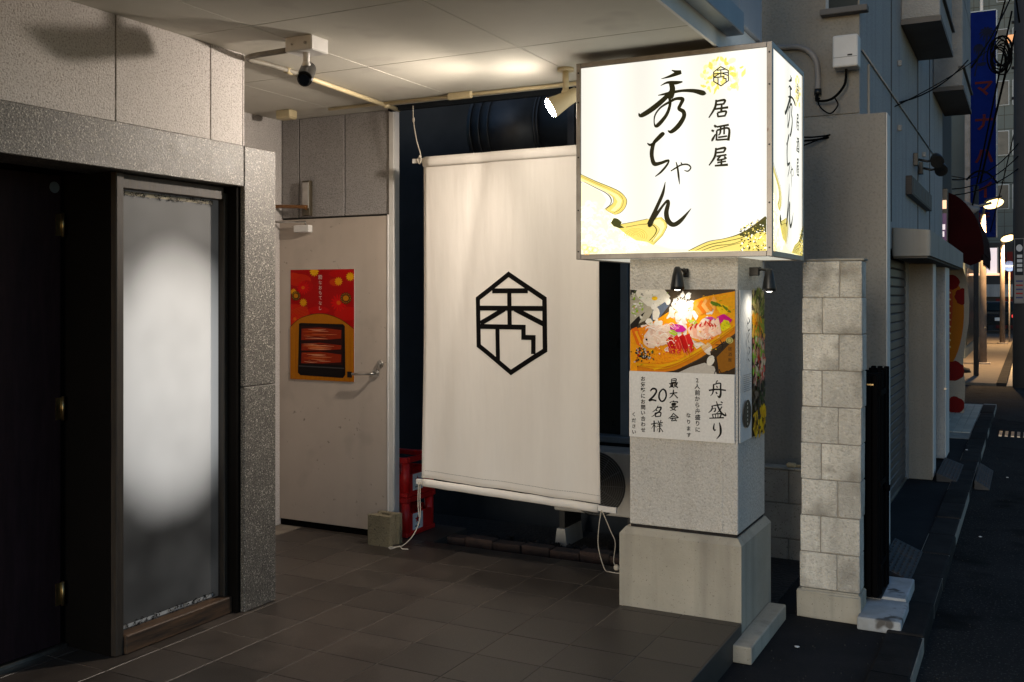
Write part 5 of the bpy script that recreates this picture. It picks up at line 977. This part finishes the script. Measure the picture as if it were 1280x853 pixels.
# street lamps
def slamp(label,x,y_,h,hx,hz,W):
    t=thing('street_lamp',label,'street lamp',(x,y_,-.15),'lit street lamps')
    MB().tube([(x,y_,-.15),(x,y_,1.2),(x,y_,h)],[.095,.085,.06],12).build('pole', M['lamp_pole'], t); MB().cyl((x,y_,-.15),(x,y_,-.11),.18,n=12).build('base_plate', M['pole'], t)
    MB().tube(cr([(x,y_,h-.1),(x+.02,y_,h+.1),(x+.12,y_,hz+.10)],5),.03,8).build('arm', M['dark_pole'], t)
    MB().prism([(hx-.22,hz+.02),(hx+.20,hz+.13),(hx+.18,hz+.18),(hx-.20,hz+.07)],'y',y_-.09,y_+.14).build('lamp_head', M['dark_pole'], t)
    MB().sphere((0,0,0),.15,16,(1.6,.8,.75)).rot((0,0,0),'Y',-16).shift((hx,y_-.04,hz-.03)).build('lens', M['street_e'], t)
    L_=bpy.data.lights.new('street_light','SPOT'); L_.energy=W; L_.spot_size=math.radians(150); L_.spot_blend=.6; L_.color=(1,.62,.28); L_.shadow_soft_size=.12
    lo=bpy.data.objects.new('street_light',L_); COL.objects.link(lo); lo.parent=t; lo.location=Vector((hx,y_-.02,hz-.30))-ORG[t.name]
slamp('nearer lit street lamp on a steel pole across the side road',-1.08,28.3,3.7,-.83,3.98,LAMP_W)
slamp('farther lit street lamp on a pale pole down the street',-.90,40.5,3.6,-.72,3.72,LAMP_W)
MB_=thing('loudspeaker','grey horn loudspeaker on a pole near the first street lamp','loudspeaker',(-1.08,24,3.4))
MB().tube([(-1.25,23.6,3.43),(-1.12,23.7,3.46),(-1.0,23.8,3.50)],[.17,.10,.05],14).build('horn', M['pole'], MB_)
MB().tube([(-1.6,24,3.75),(-1.0,23.9,3.55),(-.75,24,3.62)],.03,8).build('bracket_arm', M['pole'], MB_)
MB().cyl((-1.05,24,-.2),(-1.05,24,4.0),.055,n=10).build('pole', M['dark_pole'], MB_)
# tall blue sign
bs=thing('blue_vertical_sign','tall dark blue vertical sign with palm trees and red katakana','sign',(-1.13,28,3.4))
MB().box(-1.45,-.823,30.0,30.3,3.2,9.35).build('sign_box', M['blue'], bs)
MB().box(-.822,-.79,29.99,30.31,3.2,9.35).box(-1.45,-.823,29.99,30.31,9.351,9.38).build('trim', M['winframe'], bs)
P=Print(frame((-1.45,29.995,3.2),(1,0,0),(0,0,1))); RC=(.06,.008,.010)
for i,ch in enumerate('マナハイ'): Q=Print(frame((-1.45,29.99,3.2),(1,0,0),(0,0,1))); Q.text(ch,.33,4.05-i*.92,.50,RC,.012); Q.build('letter', M['printmatt'], bs)
for x_,ch in ((.21,'2'),(.40,'F')): Q=Print(frame((-1.45,29.99,3.2),(1,0,0),(0,0,1))); Q.text(ch,x_,.55,.34,RC,.008); Q.build('letter', M['printmatt'], bs)
for (x,z,s_) in ((.40,5.55,.20),(.20,5.15,.14)):
    for k in range(11): a=k*6.283/11+.2; P.brush([(x,z,.03),(x+s_*.6*math.cos(a),z+s_*.6*math.sin(a)+.03,.05),(x+s_*math.cos(a),z+s_*math.sin(a)-.05,.01)],(.004,.006,.02),4)
    P.brush([(x,z,.03),(x-.04,z-.4,.035),(x-.10,z-.75,.04)],(.004,.006,.02),4)
P.ell(.28,4.72,.12,.05,(.004,.006,.02),0,14,False,.2)
P.build('palm_print', M['printmatt'], bs)
ib=thing('grey_side_building','grey building carrying the blue sign across the side road','building',(-5,34,-.15))
MB().box(-9,-1.62,30.5,44,-.15,9.0).build('wall', M['far_wall'], ib)
MB().box(-1.615,-1.60,31,43,.2,2.4).build('shop_window', M['glassdark'], ib)
MB().box(-1.60,-1.46,30.05,30.2,3.4,9.3).build('sign_bracket', M['pole'], ib)
# far facade closing the street
fb_=thing('far_apartment_block','pale tiled apartment block closing the end of the street','building',(0,61,-.2))
MB().box(-14,16,60,70,-.2,24).build('wall', M['far_wall'], fb_)
gl=MB()
for k in range(26): gl.box(-14,16,59.985,59.999,4.6+k*.75,4.6+k*.75+.022)
for k in range(40): gl.box(-14+k*.75,-14+k*.75+.022,59.982,59.998,4.4,24)
stuff(gl.build('tile_joint', M['joint'], fb_))
wi=0
for zz in (7.0,9.9,12.6,15.4,18.2):
    for xx in (-7.6,-6.1,-3.75,-1.62,-.85,.9,1.9,4.0,5.1):
        w_=.62 if xx in (-1.62,-.85) else .8; lit=(abs(xx+.85)<.01 and zz==9.9)
        o=MB().box(xx,xx+w_,59.93,59.984,zz-.72,zz+.62).build('window', M['winframe'], fb_)
        MB().box(xx+.04,xx+w_-.04,59.915,59.929,zz-.68,zz+.58).build('pane', M['glassdark'], o)
        if lit: MB().box(xx+.25,xx+w_-.04,59.905,59.914,zz-.68,zz-.1).build('lit_pane', M['win_lit'], o)
        if abs(xx+.85)<.01 and zz>15 and zz<16: MB().box(xx-.3,xx+w_-.04,59.905,59.914,zz-.2,zz+.25).build('lit_pane', M['win_lit2'], o)
for xx in (-4.4,-2.35): MB().cyl((xx,59.9,0),(xx,59.9,24),.09,n=8).build('downpipe', M['white_paint'], fb_)
# shop front below the facade
sf=thing('red_curtain_shop','shop front with dark red curtains at the end of the street','shop',(0,58,-.2))
MB().box(-6,6,58.2,59.9,-.2,4.4).build('wall', M['shade_bldg'], sf)
MB().box(-2.2,3,58.0,58.19,1.55,2.2).build('fascia', M['wwall'], sf)
for k in range(10): MB().box(-1.6+k*.30,-1.6+k*.30+.24,58.1,58.18,-.1,1.45).build('curtain', M['curtain'], sf)
for k in range(8): MB().box(-1.4+k*.33,-1.4+k*.33+.26,58.1,58.18,2.45,3.9).build('curtain', M['curtain'], sf)
MB().box(-2.9,-2.6,58.05,58.19,.2,1.6).build('lit_doorway', M['win_lit'], sf)
bx_=thing('lit_box_sign','small pale lit box sign hanging over the far pavement','sign',(-.98,32,2.2))
MB().box(-1.62,-.80,32.3,32.6,2.20,2.26).build('sign_base', M['orange_e'], bx_); MB().box(-1.14,-.86,32.3,32.6,2.265,3.0).build('panel', M['pink_e'], bx_); MB().box(-.859,-.83,32.29,32.61,2.265,3.02).build('frame', M['white_paint'], bx_)
rd=thing('round_road_sign','small round blue road sign beyond the second lamp','road sign',(-.7,42,2.6))
MB().cyl((-.70,42,2.72),(-.70,42.03,2.72),.20,n=20).build('disc', pm('road_sign_blue',(.02,.10,.45),(.02,.09,.4),ns=4,rough=.5), rd); MB().box(-.86,-.54,41.985,41.998,2.69,2.75).build('bar', M['paper'], rd); MB().cyl((-.70,42.06,-.15),(-.70,42.06,2.7),.03,n=8).build('post', M['pole'], rd)
# parked car seen from behind
ca=thing('parked_car','dark car parked at the far end of the street, tail light glowing','car',(-1.3,52,-.15))
b=MB(); b.prism([(51,.25),(50.9,.75),(51.1,.86),(52.2,.92),(53.9,.86),(54.8,.7),(54.9,.25)],'x',-2.1,-.45); bmesh.ops.bevel(b.bm,geom=list(b.bm.edges),offset=.06,segments=2,affect='EDGES'); b.build('body', M['car'], ca)
b=MB(); b.prism([(51.2,.86),(51.6,1.32),(52.9,1.34),(53.7,.9)],'x',-2.0,-.55); bmesh.ops.bevel(b.bm,geom=list(b.bm.edges),offset=.07,segments=2,affect='EDGES'); b.build('cabin', M['car'], ca)
b=MB(); b.quad((-1.88,51.22,.92),(-.67,51.22,.92),(-.75,51.52,1.26),(-1.80,51.52,1.26)); b.build('rear_window', M['glassdark'], ca)
for x in (-2.02,-.75): MB().box(x,x+.22,50.88,50.96,.60,.74,b=.02).build('tail_light', M['red_e'], ca)
MB().box(-1.45,-1.1,50.885,50.905,.45,.6).build('number_plate', M['paper'], ca)
for x in (-2.06,-.68):
    for y_ in (51.6,54.1): MB().cyl((x,y_,.16),(x+.2,y_,.16),.31,n=18).build('wheel', M['tyre'], ca)
mo=thing('motorcycle','parked motorcycle with pale number plate beyond the side road','motorcycle',(-2.0,46,-.15))
for y_ in (45.6,46.9):
    MB().tube([(-2.0+.0,y_+.28*math.cos(a),.16+.28*math.sin(a)) for a in [i*math.pi/10 for i in range(21)]],.05,8,caps=False).build('tyre', M['tyre'], mo)
    MB().tube([(-2.0,y_+.22*math.cos(a),.16+.22*math.sin(a)) for a in [i*math.pi/10 for i in range(21)]],.012,6,caps=False).build('rim', M['steel'], mo)
b=MB(); b.prism([(45.5,.62),(45.9,.78),(46.4,.92),(46.8,.98),(47.0,.7),(46.7,.3),(45.9,.3)],'x',-2.12,-1.88); b.build('body', M['car'], mo)
MB().box(-2.12,-1.88,45.4,46.1,.78,.86,b=.02).build('seat', M['tyre'], mo); MB().box(-2.16,-1.84,45.28,45.3,.42,.58).build('number_plate', M['pink_e'], mo); MB().tube([(-2.35,46.6,1.1),(-2.0,46.8,1.02),(-1.65,46.6,1.1)],.02,8).build('handlebar', M['steel'], mo)  # number plate glows by its own emission, no lamp lights it
tb=thing('traffic_cone_base','dark rubber weight with a stub post on the far pavement','weight',(-1.5,26,-.15))
MB().tube([(-1.45,25,-.15),(-1.45,25,-.06),(-1.45,25,-.03),(-1.45,25,.2)],[.26,.22,.07,.06],14).build('weight', M['tyre'], tb)
# utility pole at the right and its wires
up=thing('utility_pole','dark concrete utility pole wrapped with wires at the right edge','utility pole',(-.05,24,-.2))
MB().tube([(-.10,22,-.2),(-.10,22,3),(-.10,22,11)],[.215,.205,.17],18).build('pole', M['dark_pole'], up)
MB().box(-.278,-.10,21.72,21.735,1.45,2.72,b=.004).build('notice_plate', M['navy'], up)
P=Print(frame((-.278,21.7185,1.45),(1,0,0),(0,0,1))); P.rect(.01,.02,.17,.55,(.22,.21,.20)); P.line([(.008,.01),(.17,.01),(.17,1.26),(.008,1.26),(.008,.01)],.014,(.2,.2,.2),True); P.ell(.09,1.08,.055,.07,(.5,.52,.55)); 
for k in range(4): P.rect(.05,.62+k*.09,.14,.68+k*.09,(.5,.52,.55))
for k in range(5): P.rect(.03,.10+k*.08,.15,.13+k*.08,(.30,.03,.03) if k%2 else (.05,.06,.15))
P.build('plate_print', M['printmatt'], up)
for z in (5.5,6.1,7.0): MB().cyl((-.33,22,z),(.15,22,z),.03,n=8).build('cross_bar', M['dark_pole'], up)
co_=MB(); rs=random.Random(5)
for k in range(9):
    cx_,cz_,r=-.52+rs.uniform(-.05,.05),6.35+rs.uniform(-.10,.10),.26+rs.uniform(-.08,.08)
    co_.tube([(cx_+r*.62*math.cos(a),21.9+rs.uniform(-.05,.05),cz_+r*1.1*math.sin(a)) for a in [i*math.pi/9 for i in range(19)]],.014,6,caps=False)
tag(co_.build('cable_coil', M['cable'], None, org=(-.52,21.9,6.3)),'coiled black cables hanging beside the utility pole','cable')
names=['thick black cable slanting down across the blue sign','black cable from the pole to the second balcony corner','thin black cable crossing high above the side road','black cable dropping along the right edge of the blue sign','lower thin cable between pole and corner shop','second thin cable between pole and corner shop','third thin cable between pole and corner shop','high cable at the top right corner','curved cable end in front of the blue sign','drooping cable beside the lit window','cable rising to the top edge beside the pole','thin wire across the far facade under the windows']
W_=[((-.32,21.9,7.2),(-1.25,24,2.9),.0,.019),((-.15,21.9,8.0),(-.66,13.9,4.5),.15,.014),((-.2,21.9,8.6),(-.55,10.5,5.0),.1,.012),((-.25,21.9,6.8),(-.95,23.5,4.0),-.05,.024),((-.2,21.9,4.35),(-1.1,17.3,3.3),.15,.010),((-.2,21.9,4.6),(-1.1,17.3,3.45),.2,.010),((-.2,21.9,4.1),(-1.1,17.3,3.2),.1,.010),((-.1,21.9,9.0),(-.7,22.5,6.6),.1,.018),((-1.15,22.2,3.95),(-.58,22.2,3.85),-.22,.02),((-.2,21.9,5.2),(-.72,22.4,2.9),.05,.012),((-.18,21.9,6.9),(-.42,20,8.6),.05,.016),((.5,30,4.6),(-2.2,30.2,5.0),.1,.012)]
for n_,(a,b_,d_,r_) in zip(names,W_): cable(n_,sag(a,b_,d_),r_)
